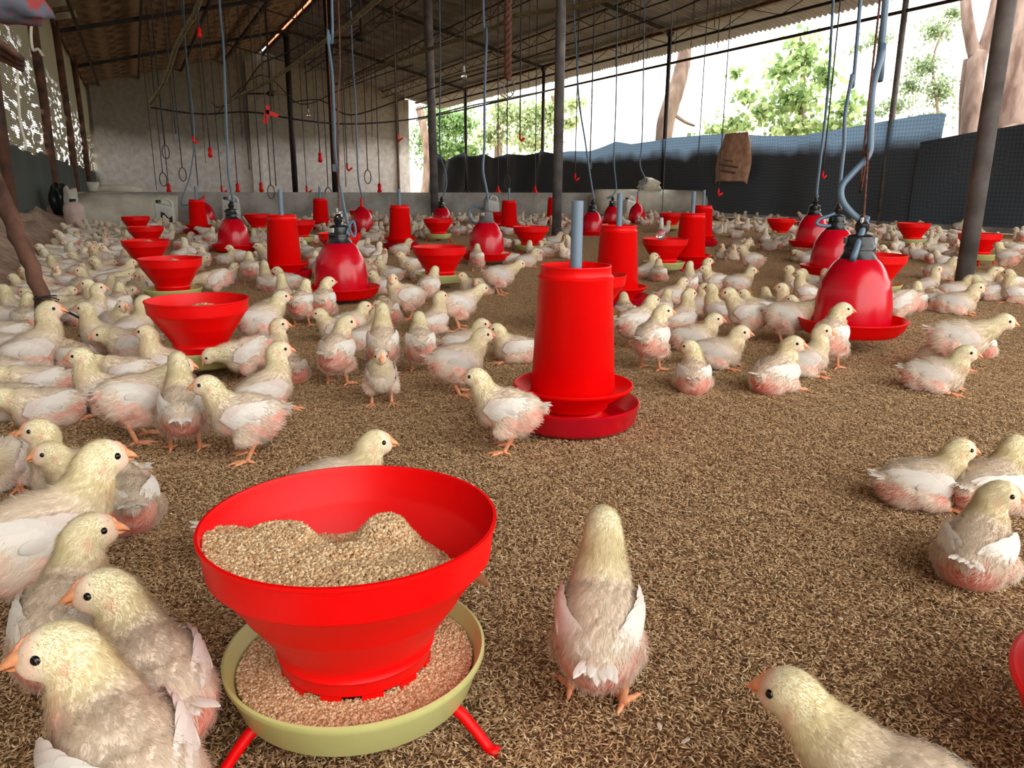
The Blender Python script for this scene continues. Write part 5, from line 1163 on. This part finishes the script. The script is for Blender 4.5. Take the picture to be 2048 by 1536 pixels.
def chick_parts(root, ps, hairs, opened=0.0, vox=0.0042):
    bm_, info = chick_body_mesh(ps, vox); obj('body', bm_, root)
    o = obj('down', down_mesh(bm_, info, hairs, ps.seed, 1.0 if hairs > 9000 else 1.2), root); o['kind'] = 'stuff'
    Hr, Hc = info[7], info[8]
    mb = MB(); beak_geo(ps, mb, opened); obj('beak', mb.me('beak', M['beak'], True), root)
    cm = MB(); P = [Hr @ Vector(v)*HS+Hc for v in ((0.0275, 0, 0.0045), (0.0237, 0, 0.0107), (0.0188, 0, 0.0158), (0.013, 0, 0.0190))]
    cm.tube(spline(P, 3), [0.0022, 0.0026, 0.0022, 0.0026, 0.0018, 0.0023, 0.0015, 0.0019, 0.0011, 0.0007], 7); obj('comb', cm.me('comb', M['comb'], True), root)
    for sd in (-1, 1):
        c = Hr @ Vector((0.0105, sd*0.0166, 0.0048))*HS+Hc; obj('eye', MB().ball(c, 0.0048, 8, 12).me('eye', M['eye'], True), root)
        obj('wing', wing_mesh(ps, sd), root)
        mb = MB()
        if ps.sit:
            if ps.stretch and sd > 0: leg_geo(mb, (-0.045, 0.055, 0.022), (-0.110, 0.085, 0.012), 2.6)
            else: leg_geo(mb, (0.004, sd*0.050, 0.012), (0.052, sd*0.046, 0.008), sd*0.35)
        else:
            lg = ps.legs[0 if sd < 0 else 1]; leg_geo(mb, lg['hock'], lg['foot'], lg['dir'], lg['lift'])
        obj('leg', mb.me('leg', M['leg'], True), root)
    obj('tail', tail_mesh(ps), root)
NEAR = {}
def near_chick(pose, hairs=12000):
    k = (pose, hairs)
    if k not in NEAR:
        r = empty('chick'); chick_parts(r, POSES[pose], hairs); remember(r); NEAR[k] = r; return r
    return copy_tree(NEAR[k])
# a light chick in one mesh for those too small to show their parts
def far_mesh(pose):
    ps = POSES[pose]; bm_, info = chick_body_mesh(ps, 0.0075, 'chick'); me = bm_
    V = [np.array([v.co for v in me.vertices])]; F = [tuple(p.vertices) for p in me.polygons]; cols = [info[2]]; mi = [0]*len(F); n0 = len(V[0])
    def join(mb, c, k):
        nonlocal n0
        V.append(np.array([list(v) for v in mb.V])); cols.append(np.tile(np.array([c]), (len(mb.V), 1)) if not isinstance(c, np.ndarray) or c.ndim == 1 else c)
        for f in mb.F: F.append(tuple(i+n0 for i in f)); mi.append(k)
        n0 += len(mb.V)
    mb = MB(); Hr, Hc = beak_geo(ps, mb); join(mb, np.array(lin((236, 150, 104))), 0)
    mb = MB()
    for sd in (-1, 1): mb.ball(Hr @ Vector((0.0105, sd*0.0166, 0.0048))*HS+Hc, 0.0052, 4, 6)
    join(mb, np.array((0.01, 0.006, 0.006)), 0)
    for w_ in [wing_mesh(ps, -1), wing_mesh(ps, 1), tail_mesh(ps)]:
        a = np.zeros(len(w_.vertices)*4, np.float32); w_.color_attributes['col'].data.foreach_get('color', a)
        t = MB(); t.V = [v.co.copy() for v in w_.vertices]; t.F = [tuple(p.vertices) for p in w_.polygons]; join(t, a.reshape(-1, 4)[:, :3].astype(float), 0); bpy.data.meshes.remove(w_)
    if not ps.sit:
        mb = MB(); [leg_geo(mb, lg['hock'], lg['foot'], lg['dir'], lg['lift']) for lg in ps.legs]; join(mb, np.array(lin((230, 148, 104))), 0)
    V = np.concatenate(V); cols = np.concatenate(cols); m = mesh('chick', V.tolist(), F, M['far_chick'], True)
    a = m.color_attributes.new('col', 'FLOAT_COLOR', 'POINT'); a.data.foreach_set('color', np.concatenate([cols, np.ones((len(cols), 1))], 1).astype(np.float32).ravel())
    bpy.data.meshes.remove(me); return m
M['far_chick'] = attr_mat('far_chick', 0.8, rnd=0.12, transl=0.12)

PLACED = []
def heading(p, img_deg):
    """world heading from the facing seen in the picture: 0 right, 90 away, 180 left, 270 towards the camera"""
    v = Vector((p.x, p.y, 0)).normalized(); base = math.atan2(v.y, v.x)      # away
    return base+R(img_deg-90)
def put_head(hx, hy_, deg, pose, label, s=1.0, hairs=12000):
    """stand a chick so that its head is seen at a given place"""
    h = POSES[pose].head; p = G(hx, hy_, h.z*s+0.004); q = p.copy()
    for _ in range(6):
        a = heading(q, deg); q = Vector((p.x-(h.x*math.cos(a)-h.y*math.sin(a))*s, p.y-(h.x*math.sin(a)+h.y*math.cos(a))*s, 0))
    return put(0, 0, deg, pose, label, s, hairs, at=q)
def put(px, py, deg, pose, label, s=1.0, hairs=12000, mirror=False, at=None):
    p = at or G(px, py, 0.0)
    r = near_chick(pose, hairs); v = Vector((p.x, p.y, 0)).normalized()
    r.location = (p.x, p.y, 0.004); r.rotation_euler = (0, 0, heading(p, deg)); r.scale = (s, -s if mirror else s, s)
    tag(r, label, 'chick', 'chicks that can be picked out singly'); PLACED.append((p.x, p.y, s)); return r

# picked-out chicks: ground px, py, facing in the picture, pose, label, size
NEARH, MIDH = 24000, 8000
CH_ = [
 (262, 1070, 95, 'sit_low', 'chick hunched behind the large left-edge one, white wing and pink rump to us', 1.02),
 (100, 862, 180, 'sit_low', 'sitting chick with red rump turned right, near the left edge', 1.05),
 (12, 985, 250, 'sit_low', 'chick cut by the left edge with ruffled pinkish wing', 1.0),
 (372, 905, 88, 'stand_up', 'chick seen from behind with one foot lifted, fourth standing from the left', 0.98),
 (280, 885, 12, 'lean', 'broad pink-bellied chick standing and facing right in the left group', 1.06),
 (222, 835, 178, 'sit_up', 'cream-necked chick facing left, its body crossing the broad pink-bellied one', 1.06),
 (500, 922, 174, 'stand', 'chick standing and facing left alone before the left group, wing very white', 1.0),
 (530, 832, 22, 'sit_up', 'pink-flanked sitting chick facing right behind the white-winged standing one', 1.08),
 (500, 768, 185, 'peck', 'chick pecking into the green pan of the second left-row feeder from the right', 0.96),
 (535, 748, 8, 'sit_up', 'chick with orange face facing right beside the second left-row feeder', 1.0),
 (588, 770, 100, 'sit_low', 'pink rump of a small chick sitting right beside the pecking one', 0.85),
 (525, 700, 12, 'stand', 'chick with long cream neck facing right, just right of the second cone feeder rim', 1.08),
 (528, 642, 60, 'sit_low', 'small chick half hidden right behind the rim of the second cone feeder', 0.85),
 (340, 770, 172, 'sit_up', 'chick with white folded wing facing left below the second cone feeder', 1.05),
 (262, 782, 168, 'sit_low', 'chick lying with its head low left of the second cone feeder', 1.0),
 (72, 748, 2, 'sit_up', 'big chick standing and facing right, under the leaning branch, wing grey-white', 1.3),
 (158, 745, 120, 'sit_low', 'round rump of a chick sitting at the breast of the big one under the branch', 0.95),
 (80, 808, 188, 'sit_low', 'chick lying with its white tail raised below the big left one', 1.05),
 (28, 845, 175, 'sit_low', 'pinkish chick lying at the left edge below the raised tail', 1.0),
 (8, 790, 200, 'sit', 'chick cut by the left edge beside the raised tail', 1.0),
 (676, 772, 72, 'stand_r', 'chick standing with its back to us left of centre, head turned right', 1.02),
 (768, 752, 90, 'stand_up', 'chick seen exactly from behind with a red rump, middle of a row of three', 1.0),
 (842, 748, 92, 'walk', 'chick seen from behind lifting its right foot, last of a row of three', 0.96),
 (764, 812, 272, 'stand', 'chick facing the camera with orange striped face, left of centre', 0.86),
 (915, 792, 8, 'stand', 'pink and white chick standing and facing right before the largest tube feeder', 1.0),
 (1016, 905, 168, 'stand', 'fluffy chick standing and facing left against the red trough of the largest feeder', 0.98),
 (925, 720, 4, 'sit', 'chick sitting and facing right above the pink and white standing one', 1.0),
 (1032, 730, 182, 'sit', 'chick sitting and facing left partly behind the largest tube feeder', 0.98),
 (918, 660, 25, 'lean', 'chick walking away to the right with a bright white wing', 1.05),
 (866, 672, 45, 'sit_up', 'chick sitting upright and looking right in front of the mid-floor feeder', 1.0),
 (814, 640, 195, 'stand_l', 'chick standing right of the large bell drinker with its face to us', 1.05),
 (858, 612, 62, 'stand', 'chick standing at the green pan of the mid-floor cone feeder', 0.98),
 (650, 650, 82, 'stand_r', 'chick with its back to us leaning on the large bell drinker, head turned right', 1.0),
 (605, 655, 70, 'stand', 'chick with its back to us just left of the one at the bell drinker', 1.0),
 (700, 672, 8, 'sit', 'chick with orange beak sitting below the large bell drinker', 0.95),
 (742, 662, 300, 'sit', 'chick sitting below the trough of the large bell drinker, face toward us', 0.92),
 (678, 690, 178, 'sit', 'pale chick sitting and facing left behind the back-turned row', 0.98),
 (728, 705, 25, 'sit', 'chick looking right between the first and second of the back-turned row', 0.92),
 (572, 618, 105, 'sit_up', 'chick sitting with its back to us below the tube feeder trough', 0.98),
 (536, 585, 100, 'sit_up', 'chick with raised neck touching the trough of the left tube feeder', 1.0),
 (502, 574, 88, 'stand', 'chick standing with red rump to us left of the left tube feeder', 1.02),
 (436, 597, 186, 'peck', 'chick bending to the green pan of the third left-row feeder', 1.02),
 (452, 572, 25, 'sit', 'chick facing right just behind the one bending to the pan', 0.95),
 (452, 530, 340, 'sit', 'chick curled with its head tucked before the left hanging drinker', 0.85),
 (478, 524, 195, 'sit', 'chick facing left right beside the curled one at the left drinker', 0.95),
 (420, 497, 60, 'stand', 'small chick standing with its back to us left of the left drinker', 1.0),
 (580, 580, 182, 'sit', 'chick facing left directly under the left tube feeder saucer', 0.95),
 (775, 650, 100, 'sit_low', 'dusky pink chick lying in the shade right of the bell drinker trough', 1.05),
 (782, 565, 186, 'sit', 'chick facing left with tail cocked right of the bell drinker', 1.0),
 (770, 590, 182, 'sit', 'chick with orange beak in profile right of the bell drinker', 0.95),
 (820, 543, 200, 'sit', 'chick sitting alone on bare litter left of the mid-floor cone feeder', 1.0),
 (836, 562, 200, 'sit', 'chick whose head shows at the left of the mid-floor feeder pan', 0.85),
 (802, 512, 5, 'sit', 'chick sitting before the tube feeder by the dark post, facing right', 1.05),
 (1000, 592, 12, 'lean', 'chick striding right with pink breast in front of the grey-capped drinker', 1.08),
 (954, 545, 88, 'stand', 'white chick with its back to us before the grey-capped drinker', 0.98),
 (944, 590, 210, 'sit', 'chick tucked down beside the mid-floor feeder pan, right side', 0.9),
 (968, 592, 240, 'sit_low', 'ruddy chick sitting right of the mid-floor feeder pan', 0.95),
 (1022, 533, 190, 'sit_low', 'pinkish chick lying below the feeder left of central post', 1.05),
 (1052, 537, 8, 'sit', 'chick facing right right beside the pinkish one below the central cone feeder', 1.05),
 (1090, 515, 150, 'sit_b', 'chick preening under the feeder left of central post', 0.95),
 (1118, 505, 15, 'sit', 'chick curled at the foot of the central dark post', 0.95),
 (1300, 742, 74, 'stand_r', 'fluffy chick standing with pink rump to us right of the largest tube feeder', 1.06),
 (1268, 700, 40, 'stand', 'chick standing close behind the fluffy pink-rumped one', 1.02),
 (1384, 708, 0, 'sit', 'chick sitting and facing right, first of the three in the right-hand cluster', 1.06),
 (1430, 742, 356, 'sit', 'chick sitting with an outstretched yellow foot, second in the right-hand cluster', 1.08),
 (1384, 790, 92, 'sit_l', 'chick with raw red rump to us and head turned left', 0.98),
 (1358, 668, 50, 'sit_up', 'chick with tall cream neck in the cluster right of the largest tube feeder', 1.05),
 (1386, 632, 10, 'sit_up', 'slim chick facing right behind the tall-necked one', 0.88),
 (1340, 612, 30, 'sit', 'chick sitting with arched back behind the tall-necked cluster', 1.0),
 (1318, 642, 60, 'sit', 'ruffled chick beside the big tube feeder, tail to us', 0.98),
 (1438, 650, 160, 'sit_up', 'chick with raised neck facing left on open litter', 1.02),
 (1492, 682, 176, 'stand', 'white chick standing with a rosy rump, left of the one reaching for water', 1.05),
 (1572, 692, 0, 'lean', 'chick stretching its neck to drink at the largest right drinker', 1.1),
 (1512, 640, 185, 'sit', 'chick facing left behind the standing pair at the right drinker', 0.98),
 (1540, 638, 120, 'sit', 'chick showing the back of its cream head behind the standing pair', 0.98),
 (1578, 642, 200, 'sit_up', 'chick sitting left of the largest right drinker, facing left', 0.98),
 (1608, 655, 190, 'sit', 'chick with pale face by the left rim of the largest right trough', 0.98),
 (1590, 590, 195, 'sit_up', 'chick sitting upright left of the middle right drinker', 0.95),
 (1612, 607, 175, 'sit_up', 'chick below the middle right drinker with its beak to the left', 0.98),
 (1654, 738, 80, 'stand_r', 'chick standing in front of the largest right drinker, back to us', 1.08),
 (1546, 792, 62, 'sit_r', 'chick sitting with pink rump to us and one foot out, right of centre', 1.12),
 (1604, 758, 8, 'sit_up', 'chick peeking right over the back of the pink-rumped sitting one', 1.0),
 (1908, 748, 6, 'lean', 'largest chick at the right, striding right with head forward', 1.14),
 (1882, 742, 5, 'sit_up', 'chick sitting in front of the striding one at the right', 0.98),
 (1862, 790, 0, 'sit', 'pinkish chick sitting alone nearest the camera at the right middle', 1.08),
 (1962, 718, 100, 'sit_low', 'white rump of a chick behind the legs of the striding one', 0.8),
 (1192, 1408, 90, 'stand_up', 'chick standing alone on open litter with its back straight to us', 1.0),
 (1792, 652, 200, 'peck', 'chick drinking behind the largest right drinker, tail to the right', 1.05),
 (1828, 625, 92, 'sit', 'white chick sitting with its back to us by the green pan at the right', 1.02),
 (1868, 625, 110, 'sit_low', 'rosy chick lying with its back to us right of the white one', 1.05),
 (1908, 632, 3, 'sit', 'orange-beaked chick sitting and facing right before the thick grey pole', 1.15),
 (1848, 592, 10, 'sit_up', 'chick with raised head left of the thick grey pole', 0.98),
 (1906, 600, 8, 'sit', 'chick leaning against the thick grey pole', 0.98),
 (1876, 562, 2, 'sit', 'chick facing right further back left of the thick grey pole', 1.15),
 (1956, 580, 5, 'sit', 'chick facing right directly right of the thick grey pole', 1.0),
 (1982, 605, 188, 'lie', 'chick lying with a leg stretched out right of the thick grey pole', 1.15),
 (2030, 610, 178, 'sit_up', 'chick with curved neck at the right edge behind the stretched one', 1.05),
 (2018, 583, 190, 'sit', 'chick facing left at the right edge in the middle distance', 1.0),
 (2010, 545, 150, 'stand', 'round-backed chick standing at the right before the cone feeder', 1.08),
 (1376, 585, 88, 'sit_up', 'chick sitting with its back to us below the lamp-lit cone feeder', 1.0),
 (1398, 572, 20, 'sit_up', 'chick facing right behind the one below the lamp-lit cone feeder', 0.98),
 (1432, 582, 185, 'sit', 'left of a pair sitting back to back on open litter', 1.05),
 (1474, 585, 5, 'sit', 'right of a pair sitting back to back on open litter', 1.05),
 (1316, 565, 92, 'sit', 'chick with spread wings under the green pan of the lamp-lit feeder', 1.02),
 (1292, 558, 20, 'sit_up', 'chick at the left under the pan of the lamp-lit feeder', 0.98),
 (1502, 550, 178, 'stand', 'round chick standing alone on open litter, facing left', 1.0),
 (1478, 512, 5, 'sit', 'chick sitting and facing right behind the round standing one', 1.05),
 (1442, 520, 270, 'sit', 'chick facing us right of the twin-pipe tube feeder', 0.98),
 (1462, 522, 280, 'sit', 'second chick facing us right of the twin-pipe tube feeder', 0.98),
 (180, 655, 8, 'sit_up', 'chick in profile facing right just right of the leaning branch', 1.05),
 (210, 640, 180, 'sit_up', 'orange-faced chick facing left behind the slanting rod', 1.05),
 (240, 632, 80, 'sit', 'white fluffy chick with pink rump beyond the slanting rod', 1.05),
 (232, 672, 300, 'sit', 'chick facing us beyond the slanting rod', 1.0),
 (268, 690, 5, 'sit_up', 'orange-beaked chick against the left side of the second cone feeder', 1.05),
 (215, 710, 175, 'sit_up', 'chick under the tip of the slanting rod facing left with its beak down', 1.08),
 (268, 722, 180, 'sit_low', 'chick with spread pink wing facing left at the second cone feeder', 1.1),
 (60, 672, 80, 'sit', 'large pink-rumped chick behind the upright rod', 1.15),
 (22, 700, 170, 'sit_low', 'chick crouching at the left edge behind the upright rod', 1.05),
 (1250, 650, 100, 'sit', 'white chick glimpsed behind the right side of the largest tube feeder', 0.95),
]
HD_ = [  # the nearest ones are placed by where the head is seen
 (112, 1302, 106, 'stand_l', 'chick closest to the camera at the bottom left corner, seen from above, facing left', 1.12),
 (206, 1182, 106, 'stand_l', 'second big chick at the lower left, right of the corner one, beak pointing left', 1.04),
 (183, 1064, 70, 'stand_r', 'chick with neck raised behind the two lower left ones, beak pointing right', 1.04),
 (205, 918, 14, 'stand', 'large pink-flanked chick standing at the left edge, head high and facing right', 1.22),
 (98, 908, 182, 'sit', 'chick whose yellow-beaked head faces left above the large left-edge chick', 1.0),
 (75, 862, 185, 'sit_up', 'chick with open orange beak at the left edge below the rump of another', 1.0),
 (1922, 900, 28, 'sit', 'chick with a raw orange rump sitting at the right, nearer pair', 0.98),
 (2030, 893, 62, 'sit', 'chick at the right edge leaning against the raw-rumped one', 1.0),
 (2003, 990, 84, 'sit_r', 'large sitting chick at the lower right edge with spread white wings', 1.0),
 (1580, 1388, 170, 'lean', 'chick with yellow beak facing left at the bottom right, body below the frame', 1.02),
 (752, 886, 6, 'stand', 'chick with raised head looking right over the rim of the nearest feeder', 0.98),
 (612, 1002, 8, 'sit_low', 'chick almost wholly hidden left behind the rim of the nearest feeder', 0.98),
]
for hx_, hy_, dg_, pose, lb, s_ in HD_: put_head(hx_, hy_, dg_, pose, lb, s_, NEARH)
for px, py, dg_, pose, lb, s_ in CH_:
    p = G(px, py); Z = depth(p)
    r = put(px, py, dg_, pose, lb, s_, NEARH if Z < 1.75 else MIDH, mirror=False)
    if POSES[pose].sit:
        v = Vector((p.x, p.y, 0)).normalized(); r.location = r.location + v*0.045*s_

# ---- the crowd
LM = []          # landmarks for the labels
short = ['the nearest cone feeder', 'the second feeder at left', 'the third feeder at left', 'the fourth feeder at left', 'the fifth feeder at left', 'the last feeder at left',
 'the feeder by the left tube', 'the feeder at the second jerrycan', 'the feeder behind the big drinker', 'the mid-floor cone feeder', 'the cone feeder near the dark post', 'the feeder behind the plum drinker',
 'the feeder left of central post', 'the cone feeder under the bulb', 'the feeder at largest right drinker', 'the feeder left of thick pole', 'the feeder behind the thick pole', 'the lone feeder at the tarpaulin',
 'the feeder at farthest right drinker', 'the feeder at middle right drinker', 'the feeder right of central post', 'the feeder before the rolled sheet', 'the feeder behind the largest tube', 'the small feeder at the wall']
for (px, py, lb, kd), nm in zip(CF_, short): p = G(px, py, 0.289); LM.append((nm, p.x, p.y))
for (px, py, lb, p), nm in zip(DR, ['the largest tube feeder', 'the left tube feeder', 'the leftmost tube feeder', 'the tube at the third jerrycan', 'the tube before the dark post', 'the tube behind the grey-capped drinker', 'the tube feeder at the central post', 'the second largest tube feeder', 'the twin-pipe tube feeder', 'the rear twin-pipe tube feeder']): LM.append((nm, p.x, p.y))
for i, nm in enumerate(['the large left drinker', 'the leftmost drinker', 'the plum red drinker', 'the grey-capped drinker', 'the drinker between tube feeders', 'the small middle drinker', 'the teardrop drinker', 'the drinker by the dark post', 'the farthest right drinker', 'the middle right drinker', 'the largest right drinker', 'the half-hidden left drinker']): LM.append((nm, DRINK[i].x, DRINK[i].y))
for nm, x, y in (('the leaning branch', b.x, b.y), ('the thick grey pole', G(1925, 578).x, G(1925, 578).y), ('the round can', G(153, 462).x, G(153, 462).y), ('the slim right pole', XR, FR[1])): LM.append((nm, x, y))
def inside(poly, x, y):
    c = False; j = len(poly)-1
    for i in range(len(poly)):
        if (poly[i][1] > y) != (poly[j][1] > y) and x < (poly[j][0]-poly[i][0])*(y-poly[i][1])/(poly[j][1]-poly[i][1])+poly[i][0]: c = not c
        j = i
    return c
REG = [  # picture outline of the ground area, spacing, facing bias
 ([(150, 466), (235, 448), (300, 452), (370, 466), (300, 500), (318, 560), (300, 640), (200, 640), (170, 655), (60, 668), (0, 740), (0, 640), (40, 590), (70, 540), (100, 500)], 0.155, None, 170),
 ([(235, 447), (500, 443), (830, 440), (1180, 436), (1420, 434), (1420, 450), (1200, 462), (1110, 492), (1010, 505), (930, 500), (880, 500), (830, 480), (740, 486), (640, 478), (520, 490), (500, 478), (440, 476), (400, 474), (330, 470)], 0.20, None, 260),
 ([(500, 490), (660, 484), (740, 500), (770, 540), (740, 560), (620, 575), (600, 590), (520, 560)], 0.19, None, 40),
 ([(360, 490), (430, 486), (445, 515), (420, 548), (380, 545), (350, 520)], 0.18, None, 14),
 ([(1420, 436), (1600, 446), (2047, 474), (2047, 540), (1980, 520), (1900, 536), (1800, 530), (1720, 540), (1600, 540), (1560, 505), (1500, 500), (1420, 505), (1330, 480), (1180, 480), (1200, 458)], 0.21, None, 170),
 ([(0, 700), (40, 690), (60, 740), (0, 800)], 0.16, None, 6),
 ([(1600, 545), (1720, 545), (1720, 600), (1620, 590)], 0.2, None, 12),
 ([(1040, 500), (1130, 498), (1150, 520), (1060, 530)], 0.17, None, 6)]
crowd = []; rs = random.Random(11)
grid = [(q[0], q[1]) for q in PLACED]
POSTS = [(G(1925, 578).x, G(1925, 578).y), (G(1113, 472).x, G(1113, 472).y), (G(833, 434).x, 15.3), (b.x, b.y), (G(153, 462).x, G(153, 462).y)]
for poly, sp_, _, cap_n in REG:
    gp = [G(x, y) for x, y in poly]; x0, x1 = min(q.x for q in gp), max(q.x for q in gp); y0, y1 = min(q.y for q in gp), max(q.y for q in gp); cnt = 0
    for t in range(9000):
        if cnt >= cap_n: break
        x, y = rs.uniform(x0, x1), rs.uniform(y0, y1); u, v = pix((x, y, 0))
        if not inside(poly, u, v) or x < XL+0.64 or (y > 13.3 and x < 2.6) or x > XR-0.25 or y > 15.25 or not (-30 < u < 2075): continue
        if x > 8.3 and y > 14.6: continue
        if noise.noise(Vector((x*0.55, y*0.4, 4))) < -0.22 and sp_ > 0.17: continue
        if any((x-a)**2+(y-b_)**2 < (sp_*(1 if y > 5 else 1.0))**2 for a, b_ in grid): continue
        if any((x-a)**2+(y-b_)**2 < (rr_+0.06)**2 for a, b_, rr_ in OBST): continue
        if any((x-a)**2+(y-b_)**2 < 0.028 for a, b_ in POSTS): continue
        grid.append((x, y)); cnt += 1
        left = x < 0.6+0.12*y
        dg_ = rs.choice([0, 10, 180, 170, 190, 200, 160, 90, 60, 120, 270, 240, 300, -15]) + rs.uniform(-18, 18)
        if x < XL+0.9: dg_ = 180+rs.uniform(-35, 30)
        pose = rs.choice(['sit']*4+['sit_low']*7+['sit_r', 'sit_l', 'sit_up', 'sit_b'] + (['stand'] if rs.random() < 0.6 else []) + (['stand_l'] if rs.random() < 0.25 else []))
        crowd.append([depth((x, y, 0)), x, y, dg_, pose, rs.uniform(0.9, 1.08)])
crowd.sort(); room = 298-len(CH_)-len(HD_)
ORD = ['nearest', 'second nearest', 'third nearest', 'fourth nearest', 'fifth nearest', 'sixth nearest', 'seventh nearest', 'eighth nearest', 'ninth nearest', 'tenth nearest', 'eleventh nearest', 'twelfth nearest', 'thirteenth nearest', 'fourteenth nearest', 'fifteenth nearest', 'sixteenth nearest']
slots = {}
for c in crowd[:room]:
    x, y = c[1], c[2]; best = min(LM, key=lambda l: (l[1]-x)**2+(l[2]-y)**2)
    dv = Vector((x-best[1], y-best[2])); aw = Vector((best[1], best[2])).normalized(); rt = Vector((aw.y, -aw.x)); a, s_ = dv.dot(aw), dv.dot(rt)
    side = ('right of' if s_ > 0 else 'left of') if abs(s_) > abs(a) else ('behind' if a > 0 else 'in front of')
    slots.setdefault((best[0], side), []).append((dv.length, c))
names = {}
for (lm, side), L in slots.items():
    L.sort(key=lambda q: q[0])
    for k, (d, c) in enumerate(L):
        dd = c[3] % 360; fc = 'facing right' if dd < 45 or dd > 315 else 'facing away' if dd < 135 else 'facing left' if dd < 225 else 'facing us'
        st = 'standing' if c[4].startswith('stand') else 'sitting'
        names[id(c)] = '%s chick %s, %s %s %s' % (st, fc, ORD[min(k, 15)], side, lm)
FARM = {}
for k, c in enumerate(crowd[:room]):
    Z, x, y, dg_, pose, s_ = c; p = Vector((x, y, 0))
    if Z < 6.3: r = near_chick(pose, MIDH)
    else:
        if pose not in FARM: FARM[pose] = far_mesh(pose)
        r = obj('chick', FARM[pose])
    r.location = (x, y, 0.002); r.rotation_euler = (rs.uniform(-.05, .05), 0, heading(p, dg_)); m_ = -1 if rs.random() < 0.5 else 1; r.scale = (s_, s_*m_, s_)
    tag(r, names[id(c)], 'chick', 'chicks crowding the middle and far floor')
# beyond three hundred: the rest of the flock as one object
rest = crowd[room:]
if rest:
    src_ = {}; VV = []; FF = []; CCs = []; n0 = 0
    for c in rest:
        Z, x, y, dg_, pose, s_ = c
        if pose not in src_:
            m_ = far_mesh(pose) if pose not in FARM else FARM[pose]
            FARM[pose] = m_
            a = np.zeros(len(m_.vertices)*3, np.float32); m_.vertices.foreach_get('co', a); m_.calc_loop_triangles(); t = np.zeros(len(m_.loop_triangles)*3, np.int32); m_.loop_triangles.foreach_get('vertices', t)
            q = np.zeros(len(m_.vertices)*4, np.float32); m_.color_attributes['col'].data.foreach_get('color', q); src_[pose] = (a.reshape(-1, 3), t.reshape(-1, 3), q.reshape(-1, 4)[:, :3])
        a, t, q = src_[pose]; h = heading(Vector((x, y, 0)), dg_); ca, sa = math.cos(h), math.sin(h)
        VV.append(np.stack([(a[:, 0]*ca-a[:, 1]*sa)*s_+x, (a[:, 0]*sa+a[:, 1]*ca)*s_+y, a[:, 2]*s_], 1)); FF.append(t+n0); CCs.append(q*rs.uniform(0.88, 1.0)); n0 += len(a)
    m_ = np_mesh('flock', np.concatenate(VV), np.concatenate(FF), np.concatenate(CCs), M['far_chick']); m_.polygons.foreach_set('use_smooth', [True]*len(m_.polygons))
    tag(obj('flock', m_), 'farthest chicks of the flock before the low wall and tarpaulin', 'flock', kind='stuff')
# loose white feathers and straws on the litter
fb = MB(); fc_ = []; rf = random.Random(3)
for k in range(70):
    u, v = rf.uniform(300, 2040), rf.uniform(640, 1530) if k > 6 else (0, 0)[0]
    if k <= 6: u, v = [(1785, 1300), (1500, 1190), (1300, 930), (1090, 1050), (1630, 1440), (1950, 870), (1240, 1000)][k]
    p = G(u, v, 0.009); a = rf.uniform(0, 6.28); d = Vector((math.cos(a), math.sin(a), rf.uniform(-.05, .15)))
    if any((p.x-x)**2+(p.y-y)**2 < rr_*rr_ for x, y, rr_ in OBST): continue
    if k % 3: blade(fb, fc_, p, d, Vector((0, 0, 1)), rf.uniform(0.008, 0.016), 0.003, lin((232, 224, 208)), 0.2)
    else: blade(fb, fc_, p, d, Vector((0, 0, 1)), rf.uniform(0.02, 0.035), 0.0012, lin((206, 190, 150)), 0.0)
fm = mesh('loose_feathers', fb.V, fb.F, M['feather'], True); at_ = fm.color_attributes.new('col', 'FLOAT_COLOR', 'POINT'); at_.data.foreach_set('color', np.concatenate([np.array(fc_), np.ones((len(fc_), 1))], 1).astype(np.float32).ravel())
tag(obj('loose_feathers', fm), 'tiny white feathers and straws scattered on the litter', 'feathers', kind='stuff')
print('CHICKS hand', len(CH_), 'crowd', len(crowd), 'rest', len(rest), 'maxslot', max(len(v) for v in slots.values()))
bpy.context.view_layer.update()
